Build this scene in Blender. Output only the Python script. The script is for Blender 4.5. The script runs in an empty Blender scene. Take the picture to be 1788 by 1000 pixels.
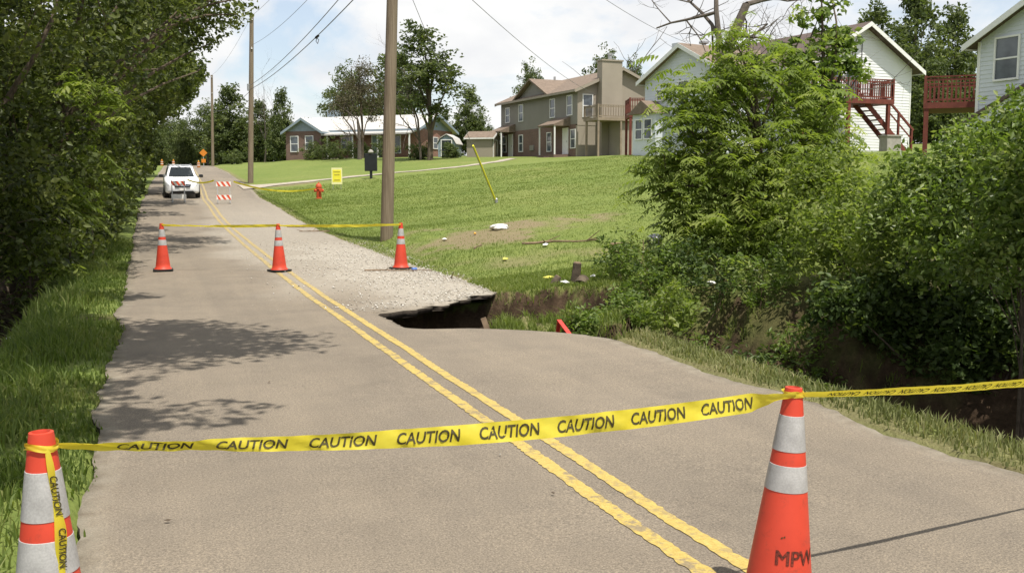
import bpy, bmesh, math, random
import numpy as np
from mathutils import Vector, Matrix

R = math.radians
rng = np.random.default_rng(7)
random.seed(7)
scene = bpy.context.scene
col = scene.collection

# ------------------------------------------------------------------ camera
CAM = np.array([0.0, 0.0, 1.74])
YAW, PITCH, FPX = R(20.4), math.atan(180 / 1700), 1700.0
cd = bpy.data.cameras.new("camera")
cd.sensor_width = 36.0
cd.lens = 36.0 * FPX / 1788
cd.clip_start, cd.clip_end = 0.05, 5000
cam = bpy.data.objects.new("camera", cd)
col.objects.link(cam)
cam.location = CAM
cam.rotation_euler = (math.pi / 2 - PITCH, 0, -YAW)
scene.camera = cam
FW = np.array([math.sin(YAW) * math.cos(PITCH), math.cos(YAW) * math.cos(PITCH), -math.sin(PITCH)])
RT = np.array([math.cos(YAW), -math.sin(YAW), 0.0])
UP = np.cross(RT, FW)


def at(px, py, d):
    """survey helper: world point seen at photo pixel px, py at a measured distance d"""
    return CAM + (FW + RT * (px - 894) / FPX + UP * (500 - py) / FPX) * d


# ------------------------------------------------------------------ sky, sun, exposure
SUN = Vector((0.075, -0.385, 0.914)).normalized()
world = bpy.data.worlds.new("World")
scene.world = world
world.use_nodes = True
wn, wl = world.node_tree.nodes, world.node_tree.links
wn.clear()
out = wn.new("ShaderNodeOutputWorld")
bg = wn.new("ShaderNodeBackground")
bg.inputs["Strength"].default_value = 0.10
sky = wn.new("ShaderNodeTexSky")
sky.sky_type = 'NISHITA'
sky.sun_disc = False
sky.sun_elevation = math.asin(SUN.z)
sky.sun_rotation = math.atan2(SUN.x, SUN.y)
sky.air_density, sky.dust_density, sky.ozone_density = 1.0, 1.2, 1.0
tc = wn.new("ShaderNodeTexCoord")
mp = wn.new("ShaderNodeMapping")
mp.inputs["Scale"].default_value = (1.0, 1.0, 1.9)
mp.inputs["Location"].default_value = (0.37, 0.92, 0.16)
nz = wn.new("ShaderNodeTexNoise")
nz.inputs["Scale"].default_value = 3.6
nz.inputs["Detail"].default_value = 9
nz.inputs["Roughness"].default_value = 0.56
nz.inputs["Distortion"].default_value = 0.25
rp = wn.new("ShaderNodeValToRGB")
rp.color_ramp.elements[0].position = 0.43
rp.color_ramp.elements[1].position = 0.515
rp.color_ramp.elements[0].color = (0.34, 0.34, 0.34, 1)
nz2 = wn.new("ShaderNodeTexNoise")
nz2.inputs["Scale"].default_value = 9.0
nz2.inputs["Detail"].default_value = 6
rp2 = wn.new("ShaderNodeValToRGB")
rp2.color_ramp.elements[0].position = 0.3
rp2.color_ramp.elements[0].color = (5.0, 5.1, 5.3, 1)
rp2.color_ramp.elements[1].position = 0.62
rp2.color_ramp.elements[1].color = (6.1, 6.1, 6.05, 1)
mx = wn.new("ShaderNodeMix")
mx.data_type = 'RGBA'
skm = wn.new("ShaderNodeMix")
skm.data_type = 'RGBA'
skm.blend_type = 'MULTIPLY'
skm.inputs[0].default_value = 1.0
skm.inputs[7].default_value = (1.0, 1.0, 1.0, 1)
wl.new(tc.outputs["Generated"], mp.inputs["Vector"])
wl.new(mp.outputs[0], nz.inputs["Vector"])
wl.new(mp.outputs[0], nz2.inputs["Vector"])
wl.new(nz.outputs["Fac"], rp.inputs["Fac"])
wl.new(nz2.outputs["Fac"], rp2.inputs["Fac"])
wl.new(rp.outputs["Color"], mx.inputs["Factor"])
wl.new(sky.outputs[0], skm.inputs[6])
wl.new(skm.outputs[2], mx.inputs[6])
wl.new(rp2.outputs["Color"], mx.inputs[7])
wl.new(mx.outputs[2], bg.inputs["Color"])
wl.new(bg.outputs[0], out.inputs["Surface"])

sd = bpy.data.lights.new("sun", 'SUN')
sd.energy = 3.6
sd.angle = R(0.55)
sd.color = (1.0, 0.94, 0.84)
sun = bpy.data.objects.new("sun", sd)
col.objects.link(sun)
sun.rotation_euler = SUN.to_track_quat('Z', 'Y').to_euler()

vs = scene.view_settings
vs.view_transform = 'Standard'
vs.look = 'None'
vs.exposure = 0.74
vs.gamma = 1.0
scene.render.engine = 'CYCLES'
cy = scene.cycles
cy.use_denoising = True
cy.max_bounces = 8
cy.diffuse_bounces = 5
cy.glossy_bounces = 3
cy.transmission_bounces = 5
cy.transparent_max_bounces = 8
cy.sample_clamp_indirect = 6.0


# ------------------------------------------------------------------ materials
class NT:
    def __init__(s, name):
        s.m = bpy.data.materials.new(name)
        s.m.use_nodes = True
        s.n, s.l = s.m.node_tree.nodes, s.m.node_tree.links
        s.b = s.n["Principled BSDF"]

    def new(s, t, **kw):
        x = s.n.new(t)
        for k, v in kw.items():
            if k in x.inputs:
                x.inputs[k].default_value = v
            else:
                setattr(x, k, v)
        return x

    def noise(s, scale, detail=5, rough=0.55, co='Object'):
        t = s.new("ShaderNodeTexCoord")
        x = s.new("ShaderNodeTexNoise", Scale=scale, Detail=detail, Roughness=rough)
        s.l.new(t.outputs[co], x.inputs["Vector"])
        return x.outputs["Fac"]

    def ramp(s, fac, stops):
        r = s.new("ShaderNodeValToRGB")
        e = r.color_ramp.elements
        e[0].position, e[0].color = stops[0][0], (*stops[0][1], 1)
        e[1].position, e[1].color = stops[-1][0], (*stops[-1][1], 1)
        for p, c in stops[1:-1]:
            q = e.new(p)
            q.color = (*c, 1)
        s.l.new(fac, r.inputs["Fac"])
        return r.outputs["Color"]

    def mix(s, fac, a, b, mode='MIX'):
        x = s.new("ShaderNodeMix", data_type='RGBA', blend_type=mode)
        for sock, v in ((x.inputs[0], fac), (x.inputs[6], a), (x.inputs[7], b)):
            if isinstance(v, (int, float)):
                sock.default_value = v
            elif isinstance(v, tuple):
                sock.default_value = (*v, 1)
            else:
                s.l.new(v, sock)
        return x.outputs[2]

    def attr(s, name):
        return s.new("ShaderNodeAttribute", attribute_name=name).outputs["Fac"]

    def bump(s, h, strength=0.4, dist=0.02):
        x = s.new("ShaderNodeBump", Strength=strength, Distance=dist)
        s.l.new(h, x.inputs["Height"])
        s.l.new(x.outputs[0], s.b.inputs["Normal"])

    def done(s, color=None, rough=0.8, spec=0.3, metal=0.0):
        if color is not None:
            if isinstance(color, tuple):
                s.b.inputs["Base Color"].default_value = (*color, 1)
            else:
                s.l.new(color, s.b.inputs["Base Color"])
        s.b.inputs["Roughness"].default_value = rough
        s.b.inputs["Specular IOR Level"].default_value = spec
        s.b.inputs["Metallic"].default_value = metal
        return s.m


def plain(name, c, rough=0.7, var=0.25, scale=6.0, spec=0.3, metal=0.0, bump=0.0, bscale=40):
    t = NT(name)
    f = t.noise(scale, 6)
    a = tuple(v * (1 - var) for v in c)
    b = tuple(min(1, v * (1 + var)) for v in c)
    cc = t.ramp(f, [(0.3, a), (0.7, b)])
    if bump:
        t.bump(t.noise(bscale, 4), bump, 0.01)
    return t.done(cc, rough, spec, metal)


def leaf_mat(name, dark, mid, light, trans=0.35, rough=0.5):
    t = NT(name)
    f = t.attr("tone")
    c = t.ramp(f, [(0.0, dark), (0.55, mid), (1.0, light)])
    m = t.done(c, rough, 0.35)
    tr = t.new("ShaderNodeBsdfTranslucent")
    c2 = t.mix(1.0, c, (1.25, 1.35, 0.55), 'MULTIPLY')
    t.l.new(c2, tr.inputs["Color"])
    ms = t.new("ShaderNodeMixShader")
    ms.inputs[0].default_value = trans
    o = t.n["Material Output"]
    t.l.new(t.b.outputs[0], ms.inputs[1])
    t.l.new(tr.outputs[0], ms.inputs[2])
    t.l.new(ms.outputs[0], o.inputs["Surface"])
    return m


M = {}
# old sun-bleached asphalt: tan grey aggregate, patches, dust where the gravel was spread
t = NT("asphalt")
n1, n2, n3 = t.noise(0.35, 6, 0.6), t.noise(55, 3, 0.7), t.noise(230, 2, 0.6)
n4 = t.noise(1.7, 8, 0.7)
c = t.ramp(n1, [(0.3, (0.196, 0.171, 0.139)), (0.7, (0.250, 0.217, 0.174))])
c = t.mix(0.55, c, t.ramp(n2, [(0.32, (0.55, 0.55, 0.56)), (0.68, (1.3, 1.28, 1.24))]), 'MULTIPLY')
c = t.mix(0.6, c, t.ramp(n3, [(0.3, (0.55, 0.54, 0.54)), (0.72, (1.4, 1.38, 1.34))]), 'MULTIPLY')
c = t.mix(0.8, c, t.ramp(n4, [(0.3, (0.87, 0.87, 0.88)), (0.65, (1.06, 1.05, 1.04))]), 'MULTIPLY')
tcs = t.new("ShaderNodeTexCoord")
mps = t.new("ShaderNodeMapping")
mps.inputs["Scale"].default_value = (1.6, 0.05, 1)
nst = t.new("ShaderNodeTexNoise", Scale=1.0, Detail=5, Roughness=0.6)
t.l.new(tcs.outputs["Object"], mps.inputs[0])
t.l.new(mps.outputs[0], nst.inputs["Vector"])
c = t.mix(0.85, c, t.ramp(nst.outputs["Fac"], [(0.3, (0.86, 0.86, 0.87)), (0.7, (1.10, 1.09, 1.07))]), 'MULTIPLY')
vor = t.new("ShaderNodeTexVoronoi", Scale=0.42, feature='DISTANCE_TO_EDGE')
wob = t.new("ShaderNodeTexNoise", Scale=2.4, Detail=6)
t.l.new(tcs.outputs["Object"], wob.inputs["Vector"])
wm = t.mix(0.22, tcs.outputs["Object"], wob.outputs["Color"])
t.l.new(wm, vor.inputs["Vector"])
crk = t.ramp(vor.outputs["Distance"], [(0.0, (0.62, 0.60, 0.58)), (0.006, (1, 1, 1))])
c = t.mix(0.10, c, crk, 'MULTIPLY')
c = t.mix(0.75, c, t.ramp(t.noise(105, 2, 0.5), [(0.36, (0.66, 0.66, 0.67)), (0.5, (1.0, 1.0, 1.0)), (0.66, (1.34, 1.32, 1.28))]), 'MULTIPLY')
c = t.mix(0.8, c, t.ramp(t.noise(0.8, 7, 0.75), [(0.30, (0.80, 0.80, 0.81)), (0.45, (1.0, 1.0, 1.0)), (0.70, (1.05, 1.04, 1.02))]), 'MULTIPLY')
c = t.mix(t.attr("dust"), c, t.ramp(t.noise(14, 5), [(0.3, (0.27, 0.242, 0.20)), (0.7, (0.42, 0.385, 0.33))]))
c = t.mix(t.attr("edge"), c, t.ramp(t.noise(7, 5), [(0.3, (0.20, 0.165, 0.12)), (0.7, (0.42, 0.38, 0.31))]))
t.bump(n2, 0.5, 0.006)
M['road'] = t.done(c, 0.9, 0.25)
M['slab'] = plain("asphalt_broken_edge", (0.045, 0.036, 0.028), 0.95, 0.4, 18, bump=0.8, bscale=30)  # near-black colour keeps the broken rim from looking sunlit

# ground: lawn / bare soil / leaf litter / creek mud by baked masks that follow the place
t = NT("ground_earth")
g1, g2, g3 = t.noise(0.22, 6, 0.6), t.noise(3.0, 6, 0.65), t.noise(26, 4, 0.7)
grass = t.ramp(g1, [(0.32, (0.135, 0.182, 0.046)), (0.55, (0.163, 0.203, 0.056)), (0.72, (0.200, 0.220, 0.075))])
grass = t.mix(0.7, grass, t.ramp(g2, [(0.3, (0.70, 0.76, 0.7)), (0.7, (1.22, 1.15, 1.1))]), 'MULTIPLY')
grass = t.mix(0.6, grass, t.ramp(g3, [(0.3, (0.6, 0.66, 0.6)), (0.7, (1.3, 1.25, 1.2))]), 'MULTIPLY')
soil = t.ramp(g2, [(0.3, (0.026, 0.017, 0.011)), (0.55, (0.066, 0.044, 0.028)), (0.75, (0.125, 0.088, 0.058))])
soil = t.mix(0.6, soil, t.ramp(g3, [(0.3, (0.5, 0.5, 0.5)), (0.7, (1.3, 1.28, 1.25))]), 'MULTIPLY')
bare = t.ramp(g3, [(0.3, (0.15, 0.11, 0.065)), (0.7, (0.27, 0.215, 0.14))])
c = t.mix(t.attr("bare"), grass, bare)
c = t.mix(t.attr("soil"), c, soil)
t.bump(g3, 0.7, 0.03)
M['ground'] = t.done(c, 0.95, 0.15)
M['gravel_drive'] = plain("pale_gravel", (0.36, 0.32, 0.26), 0.95, 0.25, 9, bump=0.5)
M['stone'] = None
t = NT("limestone")
c = t.ramp(t.attr("tone"), [(0.0, (0.24, 0.20, 0.16)), (0.5, (0.46, 0.425, 0.37)), (1.0, (0.70, 0.68, 0.64))])
M['stone'] = t.done(c, 0.9, 0.2)
# worn yellow paint: flakes off to the asphalt beneath
t = NT("yellow_paint")
w = t.ramp(t.noise(9, 8, 0.7), [(0.50, (0, 0, 0)), (0.60, (1, 1, 1))])
w2 = t.mix(1.0, w, t.attr("wear"), 'MULTIPLY')
c = t.ramp(t.noise(30, 4), [(0.3, (0.42, 0.31, 0.085)), (0.7, (0.52, 0.395, 0.125))])
c = t.mix(w2, c, (0.20, 0.165, 0.125))
c = t.mix(0.6, c, t.ramp(t.noise(105, 2), [(0.34, (0.7, 0.68, 0.66)), (0.6, (1.1, 1.1, 1.1))]), 'MULTIPLY')
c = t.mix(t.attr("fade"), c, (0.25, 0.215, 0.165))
M['paint'] = t.done(c, 0.75, 0.3)

M['leaf_wood'] = leaf_mat("leaf_woodland", (0.032, 0.045, 0.012), (0.086, 0.112, 0.029), (0.18, 0.205, 0.060), 0.42)
M['leaf_bright'] = leaf_mat("leaf_fresh", (0.100, 0.140, 0.030), (0.200, 0.260, 0.060), (0.33, 0.37, 0.12), 0.52)
M['leaf_bush'] = leaf_mat("leaf_glossy", (0.080, 0.125, 0.028), (0.165, 0.235, 0.056), (0.30, 0.35, 0.125), 0.48, 0.38)
M['leaf_dark'] = leaf_mat("leaf_dark_broad", (0.036, 0.062, 0.016), (0.078, 0.122, 0.031), (0.14, 0.185, 0.05), 0.38)
M['leaf_far'] = leaf_mat("leaf_far_green", (0.060, 0.083, 0.032), (0.105, 0.135, 0.050), (0.165, 0.195, 0.075), 0.38, 0.7)  # leaf colour lightened slightly in place of distance haze
M['leaf_olive'] = leaf_mat("leaf_olive", (0.060, 0.065, 0.025), (0.095, 0.105, 0.04), (0.15, 0.16, 0.06), 0.3, 0.7)
M['leaf_dry'] = leaf_mat("leaf_brownish", (0.065, 0.058, 0.034), (0.105, 0.092, 0.055), (0.135, 0.13, 0.075), 0.25, 0.8)
M['grass_blade'] = leaf_mat("grass_blade", (0.075, 0.115, 0.024), (0.145, 0.195, 0.046), (0.28, 0.29, 0.11), 0.45, 0.6)
M['grass_lawn'] = leaf_mat("grass_lawn_blade", (0.122, 0.170, 0.040), (0.172, 0.220, 0.058), (0.235, 0.26, 0.095), 0.45, 0.7)
M['grass_dry'] = leaf_mat("grass_dry", (0.13, 0.145, 0.055), (0.215, 0.235, 0.095), (0.36, 0.33, 0.18), 0.35, 0.7)
M['grass_bank'] = leaf_mat("grass_bank_blade", (0.140, 0.185, 0.046), (0.200, 0.245, 0.066), (0.28, 0.30, 0.11), 0.5, 0.7)
M['bark'] = plain("bark", (0.105, 0.082, 0.060), 0.95, 0.45, 9, bump=0.9, bscale=22)
M['bark_dead'] = plain("bark_dead_grey", (0.105, 0.088, 0.074), 0.95, 0.3, 9, bump=0.6)
M['twig'] = plain("dry_twig", (0.19, 0.135, 0.088), 0.9, 0.4, 6)
t = NT("pole_wood")
tcn = t.new("ShaderNodeTexCoord")
mpn = t.new("ShaderNodeMapping")
mpn.inputs["Scale"].default_value = (30, 30, 0.9)
nn = t.new("ShaderNodeTexNoise", Scale=1.0, Detail=6, Roughness=0.65)
t.l.new(tcn.outputs["Object"], mpn.inputs[0])
t.l.new(mpn.outputs[0], nn.inputs["Vector"])
c = t.ramp(nn.outputs["Fac"], [(0.3, (0.125, 0.098, 0.068)), (0.55, (0.215, 0.172, 0.122)), (0.75, (0.28, 0.235, 0.175))])
t.bump(nn.outputs["Fac"], 0.6, 0.01)
M['pole'] = t.done(c, 0.9, 0.2)
M['wire'] = plain("wire_grey", (0.16, 0.16, 0.17), 0.6, 0.1)
t = NT("cone_orange_vinyl")
c = t.ramp(t.noise(5, 5), [(0.3, (0.50, 0.050, 0.026)), (0.7, (0.62, 0.066, 0.034))])
c = t.mix(t.ramp(t.noise(11, 8, 0.75), [(0.56, (0, 0, 0)), (0.72, (0.6, 0.6, 0.6))]), c, (0.20, 0.045, 0.03))
M['cone_orange'] = t.done(c, 0.5, 0.35)
t = NT("reflective_sleeve")
c = t.ramp(t.noise(6, 6, .65), [(0.3, (0.27, 0.265, 0.26)), (0.6, (0.42, 0.415, 0.41))])
c = t.mix(0.5, c, t.ramp(t.noise(160, 2), [(0.35, (0.8, 0.8, 0.8)), (0.65, (1.15, 1.15, 1.15))]), 'MULTIPLY')
M['cone_white'] = t.done(c, 0.4, 0.5)
M['rubber'] = plain("black_rubber", (0.025, 0.024, 0.024), 0.8, 0.3)
M['black'] = plain("black_print", (0.050, 0.042, 0.014), 0.7, 0.2)
t = NT("caution_tape_film")
c = t.ramp(t.noise(6, 4), [(0.3, (0.66, 0.55, 0.03)), (0.7, (0.74, 0.65, 0.07))])
m = t.done(c, 0.38, 0.45)
tr = t.new("ShaderNodeBsdfTranslucent")
tr.inputs["Color"].default_value = (0.80, 0.68, 0.04, 1)
ms = t.new("ShaderNodeMixShader")
ms.inputs[0].default_value = 0.4
t.l.new(t.b.outputs[0], ms.inputs[1])
t.l.new(tr.outputs[0], ms.inputs[2])
t.l.new(ms.outputs[0], t.n["Material Output"].inputs["Surface"])
M['tape'] = m
M['sign_yellow'] = plain("sign_yellow", (0.80, 0.72, 0.06), 0.6, 0.05)
M['sign_pale'] = plain("sign_pale_yellow", (0.78, 0.76, 0.40), 0.6, 0.05)
M['sign_print'] = plain("sign_print_olive", (0.42, 0.36, 0.05), 0.7, 0.1)
M['orange_sign'] = plain("orange_sheeting", (0.55, 0.19, 0.02), 0.5, 0.1)
M['drum_orange_shade'] = plain("shaded_orange_plastic", (0.34, 0.115, 0.02), 0.6, 0.15)  # orange dimmed in the colour itself, for drums standing in shade
M['amber'] = plain("amber_lens", (0.85, 0.45, 0.06), 0.3, 0.1)
M['stripe_red'] = plain("stripe_red", (0.62, 0.085, 0.035), 0.5, 0.1)
M['stripe_white'] = plain("stripe_white", (0.78, 0.76, 0.72), 0.5, 0.06)
M['steel'] = plain("galvanised_steel", (0.40, 0.40, 0.40), 0.45, 0.15, metal=0.6)
M['hydrant'] = plain("hydrant_red_paint", (0.50, 0.085, 0.032), 0.5, 0.2)
M['box_black'] = plain("black_plastic", (0.018, 0.020, 0.022), 0.5, 0.2)
M['car_white'] = plain("car_white_paint", (0.80, 0.81, 0.83), 0.18, 0.02, spec=0.6)
M['car_black'] = plain("car_black_trim", (0.022, 0.022, 0.024), 0.45, 0.2)
M['chrome'] = plain("chrome", (0.65, 0.65, 0.66), 0.15, 0.05, metal=1.0)
M['lens'] = plain("headlight_lens", (0.34, 0.35, 0.37), 0.08, 0.08, spec=0.8)
t = NT("dark_glass")
M['glass'] = t.done((0.030, 0.036, 0.042), 0.06, 0.9)
t = NT("window_glass")
c = t.ramp(t.noise(1.3, 3), [(0.35, (0.035, 0.045, 0.055)), (0.65, (0.10, 0.12, 0.14))])
M['window'] = t.done(c, 0.10, 0.8)
M['trim_white'] = plain("white_trim", (0.74, 0.74, 0.73), 0.6, 0.05)
M['siding_white'] = plain("white_vinyl_siding", (0.73, 0.74, 0.76), 0.55, 0.05, 0.7)
M['siding_white_shade'] = plain("white_siding_shade_tint", (0.58, 0.615, 0.66), 0.6, 0.05, 0.7)  # white siding with the blue cast of skylit shade mixed in
M['siding_tan'] = plain("tan_siding", (0.30, 0.264, 0.214), 0.7, 0.08, 0.6)
M['siding_taupe_shade'] = plain("taupe_siding_shaded", (0.215, 0.203, 0.178), 0.7, 0.08, 0.6)  # grey-brown darkened to carry the shade on the townhouse front
M['gable_blue'] = plain("blue_grey_gable", (0.23, 0.285, 0.33), 0.7, 0.08)
M['deck_red'] = plain("deck_oxblood_stain", (0.150, 0.042, 0.030), 0.7, 0.25, 3)
M['deck_tan'] = plain("deck_weathered", (0.25, 0.20, 0.15), 0.8, 0.2, 3)
M['shingle'] = plain("brown_shingle", (0.185, 0.142, 0.110), 0.9, 0.2, 4, bump=0.5, bscale=9)
M['shingle_dark'] = plain("dark_shingle", (0.105, 0.078, 0.070), 0.9, 0.2, 4, bump=0.5, bscale=9)
M['concrete'] = plain("concrete_grey", (0.34, 0.32, 0.29), 0.9, 0.15)
t = NT("metal_roof")
tcn = t.new("ShaderNodeTexCoord")
wv = t.new("ShaderNodeTexWave", Scale=0.75, Distortion=0.0)
t.l.new(tcn.outputs["Object"], wv.inputs["Vector"])
t.bump(wv.outputs["Fac"], 0.25, 0.03)
M['metal_roof'] = t.done((0.50, 0.485, 0.46), 0.5, 0.4)


def brick_mat(name, a, b, mortar):
    t = NT(name)
    tcn = t.new("ShaderNodeTexCoord")
    sp = t.new("ShaderNodeSeparateXYZ")
    ad = t.new("ShaderNodeMath", operation='ADD')
    cb = t.new("ShaderNodeCombineXYZ")
    t.l.new(tcn.outputs["Object"], sp.inputs[0])
    t.l.new(sp.outputs[0], ad.inputs[0])
    t.l.new(sp.outputs[1], ad.inputs[1])
    t.l.new(ad.outputs[0], cb.inputs[0])
    t.l.new(sp.outputs[2], cb.inputs[1])
    br = t.new("ShaderNodeTexBrick", Scale=1.0)
    br.inputs["Color1"].default_value = (*a, 1)
    br.inputs["Color2"].default_value = (*b, 1)
    br.inputs["Mortar"].default_value = (*mortar, 1)
    br.inputs["Brick Width"].default_value = 0.22
    br.inputs["Row Height"].default_value = 0.075
    br.inputs["Mortar Size"].default_value = 0.012
    t.l.new(cb.outputs[0], br.inputs["Vector"])
    c = t.mix(0.6, br.outputs["Color"], t.ramp(t.noise(0.8, 5), [(0.3, (0.8, 0.8, 0.8)), (0.7, (1.2, 1.2, 1.2))]), 'MULTIPLY')
    return t.done(c, 0.9, 0.2)


M['brick_red'] = brick_mat("red_brick", (0.27, 0.105, 0.070), (0.20, 0.080, 0.058), (0.28, 0.23, 0.20))
M['brick_brown'] = brick_mat("brown_brick", (0.170, 0.095, 0.075), (0.125, 0.072, 0.060), (0.20, 0.16, 0.14))


# ------------------------------------------------------------------ mesh helpers
def fast_mesh(name, verts, faces, tone=None, tone_dom='FACE', smooth=False, attrs=None):
    verts = np.ascontiguousarray(verts, dtype=np.float32)
    faces = np.ascontiguousarray(faces, dtype=np.int32)
    me = bpy.data.meshes.new(name)
    nf, k = faces.shape
    me.vertices.add(len(verts))
    me.vertices.foreach_set("co", verts.ravel())
    me.loops.add(nf * k)
    me.loops.foreach_set("vertex_index", faces.ravel())
    me.polygons.add(nf)
    me.polygons.foreach_set("loop_start", np.arange(0, nf * k, k, dtype=np.int32))
    if smooth:
        me.polygons.foreach_set("use_smooth", np.ones(nf, dtype=bool))
    if tone is not None:
        a = me.attributes.new("tone", 'FLOAT', tone_dom)
        a.data.foreach_set("value", np.ascontiguousarray(tone, dtype=np.float32))
    for an, v in (attrs or {}).items():
        a = me.attributes.new(an, 'FLOAT', 'POINT')
        a.data.foreach_set("value", np.ascontiguousarray(v, dtype=np.float32))
    me.update(calc_edges=True)
    return me


def link(name, me, mat=None, parent=None, loc=None):
    o = bpy.data.objects.new(name, me)
    col.objects.link(o)
    if mat is not None:
        if len(me.materials) == 0:
            me.materials.append(mat)
    if parent is not None:
        o.parent = parent
    if loc is not None:
        o.location = loc
    return o


def tag(o, label=None, cat=None, group=None, kind=None):
    if label:
        o["label"] = label
    if cat:
        o["category"] = cat
    if group:
        o["group"] = group
    if kind:
        o["kind"] = kind
    return o


def empty(name, loc, rz=0.0, label=None, cat=None, group=None):
    o = bpy.data.objects.new(name, None)
    o.empty_display_size = 0.2
    col.objects.link(o)
    o.location = tuple(float(v) for v in loc)
    o.rotation_euler = (0, 0, rz)
    tag(o, label, cat, group)
    return o


def copy_tree(o, parent=None):
    c = o.copy()
    col.objects.link(c)
    c.parent = parent
    for ch in o.children:
        copy_tree(ch, c)
    return c


class MB:
    def __init__(s):
        s.v, s.f = [], []

    def add(s, vs, fs):
        b = len(s.v)
        s.v += [tuple(float(q) for q in v) for v in vs]
        s.f += [tuple(i + b for i in f) for f in fs]
        return s

    def box(s, x0, x1, y0, y1, z0, z1):
        v = [(x, y, z) for z in (z0, z1) for y in (y0, y1) for x in (x0, x1)]
        return s.add(v, [(0, 2, 3, 1), (4, 5, 7, 6), (0, 1, 5, 4), (2, 6, 7, 3), (0, 4, 6, 2), (1, 3, 7, 5)])

    def bar(s, a, b, w, h, upv=(0, 0, 1)):
        """box beam from a to b, w wide sideways, h high along upv"""
        a, b, u = Vector(a), Vector(b), Vector(upv)
        d = (b - a).normalized()
        sd_ = d.cross(u)
        if sd_.length < 1e-4:
            sd_ = d.cross(Vector((1, 0, 0)))
        sd_.normalize()
        u = sd_.cross(d).normalized()
        v = []
        for p in (a, b):
            for i, j in ((-1, -1), (1, -1), (1, 1), (-1, 1)):
                v.append(p + sd_ * (i * w / 2) + u * (j * h / 2))
        return s.add(v, [(0, 3, 2, 1), (4, 5, 6, 7), (0, 1, 5, 4), (1, 2, 6, 5), (2, 3, 7, 6), (3, 0, 4, 7)])

    def tube(s, pts, rad, n=7, cap=True):
        pts = [Vector(p) for p in pts]
        if not hasattr(rad, '__len__'):
            rad = [rad] * len(pts)
        rings = []
        ref = None
        for i, p in enumerate(pts):
            d = (pts[min(i + 1, len(pts) - 1)] - pts[max(i - 1, 0)])
            d = d.normalized() if d.length > 1e-9 else Vector((0, 0, 1))
            if ref is None:
                ref = d.orthogonal().normalized()
            ref = (ref - d * ref.dot(d))
            ref = ref.normalized() if ref.length > 1e-6 else d.orthogonal().normalized()
            b = d.cross(ref)
            rings.append([p + (ref * math.cos(2 * math.pi * k / n) + b * math.sin(2 * math.pi * k / n)) * rad[i] for k in range(n)])
        v = [q for r in rings for q in r]
        f = []
        for i in range(len(pts) - 1):
            for k in range(n):
                f.append((i * n + k, i * n + (k + 1) % n, (i + 1) * n + (k + 1) % n, (i + 1) * n + k))
        if cap:
            f.append(tuple(range(n - 1, -1, -1)))
            f.append(tuple((len(pts) - 1) * n + k for k in range(n)))
        return s.add(v, f)

    def lathe(s, prof, n=24, c=(0, 0, 0), ax=None):
        v, f = [], []
        m = len(prof)
        for r, z in prof:
            for k in range(n):
                a = 2 * math.pi * k / n
                v.append(Vector((r * math.cos(a), r * math.sin(a), z)))
        if ax is not None:
            q = Vector((0, 0, 1)).rotation_difference(Vector(ax))
            v = [q @ p for p in v]
        v = [p + Vector(c) for p in v]
        for i in range(m - 1):
            for k in range(n):
                f.append((i * n + k, i * n + (k + 1) % n, (i + 1) * n + (k + 1) % n, (i + 1) * n + k))
        if prof[0][0] > 1e-6:
            f.append(tuple(range(n - 1, -1, -1)))
        if prof[-1][0] > 1e-6:
            f.append(tuple((m - 1) * n + k for k in range(n)))
        return s.add(v, f)

    def prism(s, poly, vec):
        n = len(poly)
        a = [Vector(p) for p in poly]
        b = [p + Vector(vec) for p in a]
        f = [tuple(range(n - 1, -1, -1)), tuple(range(n, 2 * n))]
        for i in range(n):
            f.append((i, (i + 1) % n, n + (i + 1) % n, n + i))
        return s.add(a + b, f)

    def build(s, name, mat, parent=None, smooth=False, bevel=0.0, loc=None):
        me = bpy.data.meshes.new(name)
        me.from_pydata(s.v, [], s.f)
        bm = bmesh.new()
        bm.from_mesh(me)
        bmesh.ops.recalc_face_normals(bm, faces=bm.faces)
        if bevel:
            ed = [e for e in bm.edges if len(e.link_faces) == 2 and e.calc_face_angle(0) > 0.5]
            bmesh.ops.bevel(bm, geom=ed, offset=bevel, segments=2, affect='EDGES', profile=0.6)
        bm.to_mesh(me)
        bm.free()
        if smooth:
            me.polygons.foreach_set("use_smooth", np.ones(len(me.polygons), dtype=bool))
            try:
                me.set_sharp_from_angle(angle=R(40))
            except Exception:
                pass
        return link(name, me, mat, parent, loc)


def value_noise(x, y, scale, seed=0):
    """smooth 2-D value noise, vectorised"""
    r = np.random.default_rng(seed)
    T = r.random((256, 256))
    x, y = np.asarray(x, float) * scale + 1000, np.asarray(y, float) * scale + 1000
    xi, yi = np.floor(x).astype(int), np.floor(y).astype(int)
    fx, fy = x - xi, y - yi
    fx, fy = fx * fx * (3 - 2 * fx), fy * fy * (3 - 2 * fy)
    a, b = T[xi % 256, yi % 256], T[(xi + 1) % 256, yi % 256]
    c_, d = T[xi % 256, (yi + 1) % 256], T[(xi + 1) % 256, (yi + 1) % 256]
    return (a * (1 - fx) + b * fx) * (1 - fy) + (c_ * (1 - fx) + d * fx) * fy - 0.5


def fbm(x, y, scale, seed=0, oct_=4):
    s, a = 0, 1.0
    for i in range(oct_):
        s = s + a * value_noise(x, y, scale * 2 ** i, seed + i)
        a *= 0.5
    return s


def sstep(a, b, x):
    q = np.clip((np.asarray(x, float) - a) / (b - a), 0, 1)
    return q * q * (3 - 2 * q)


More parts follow.
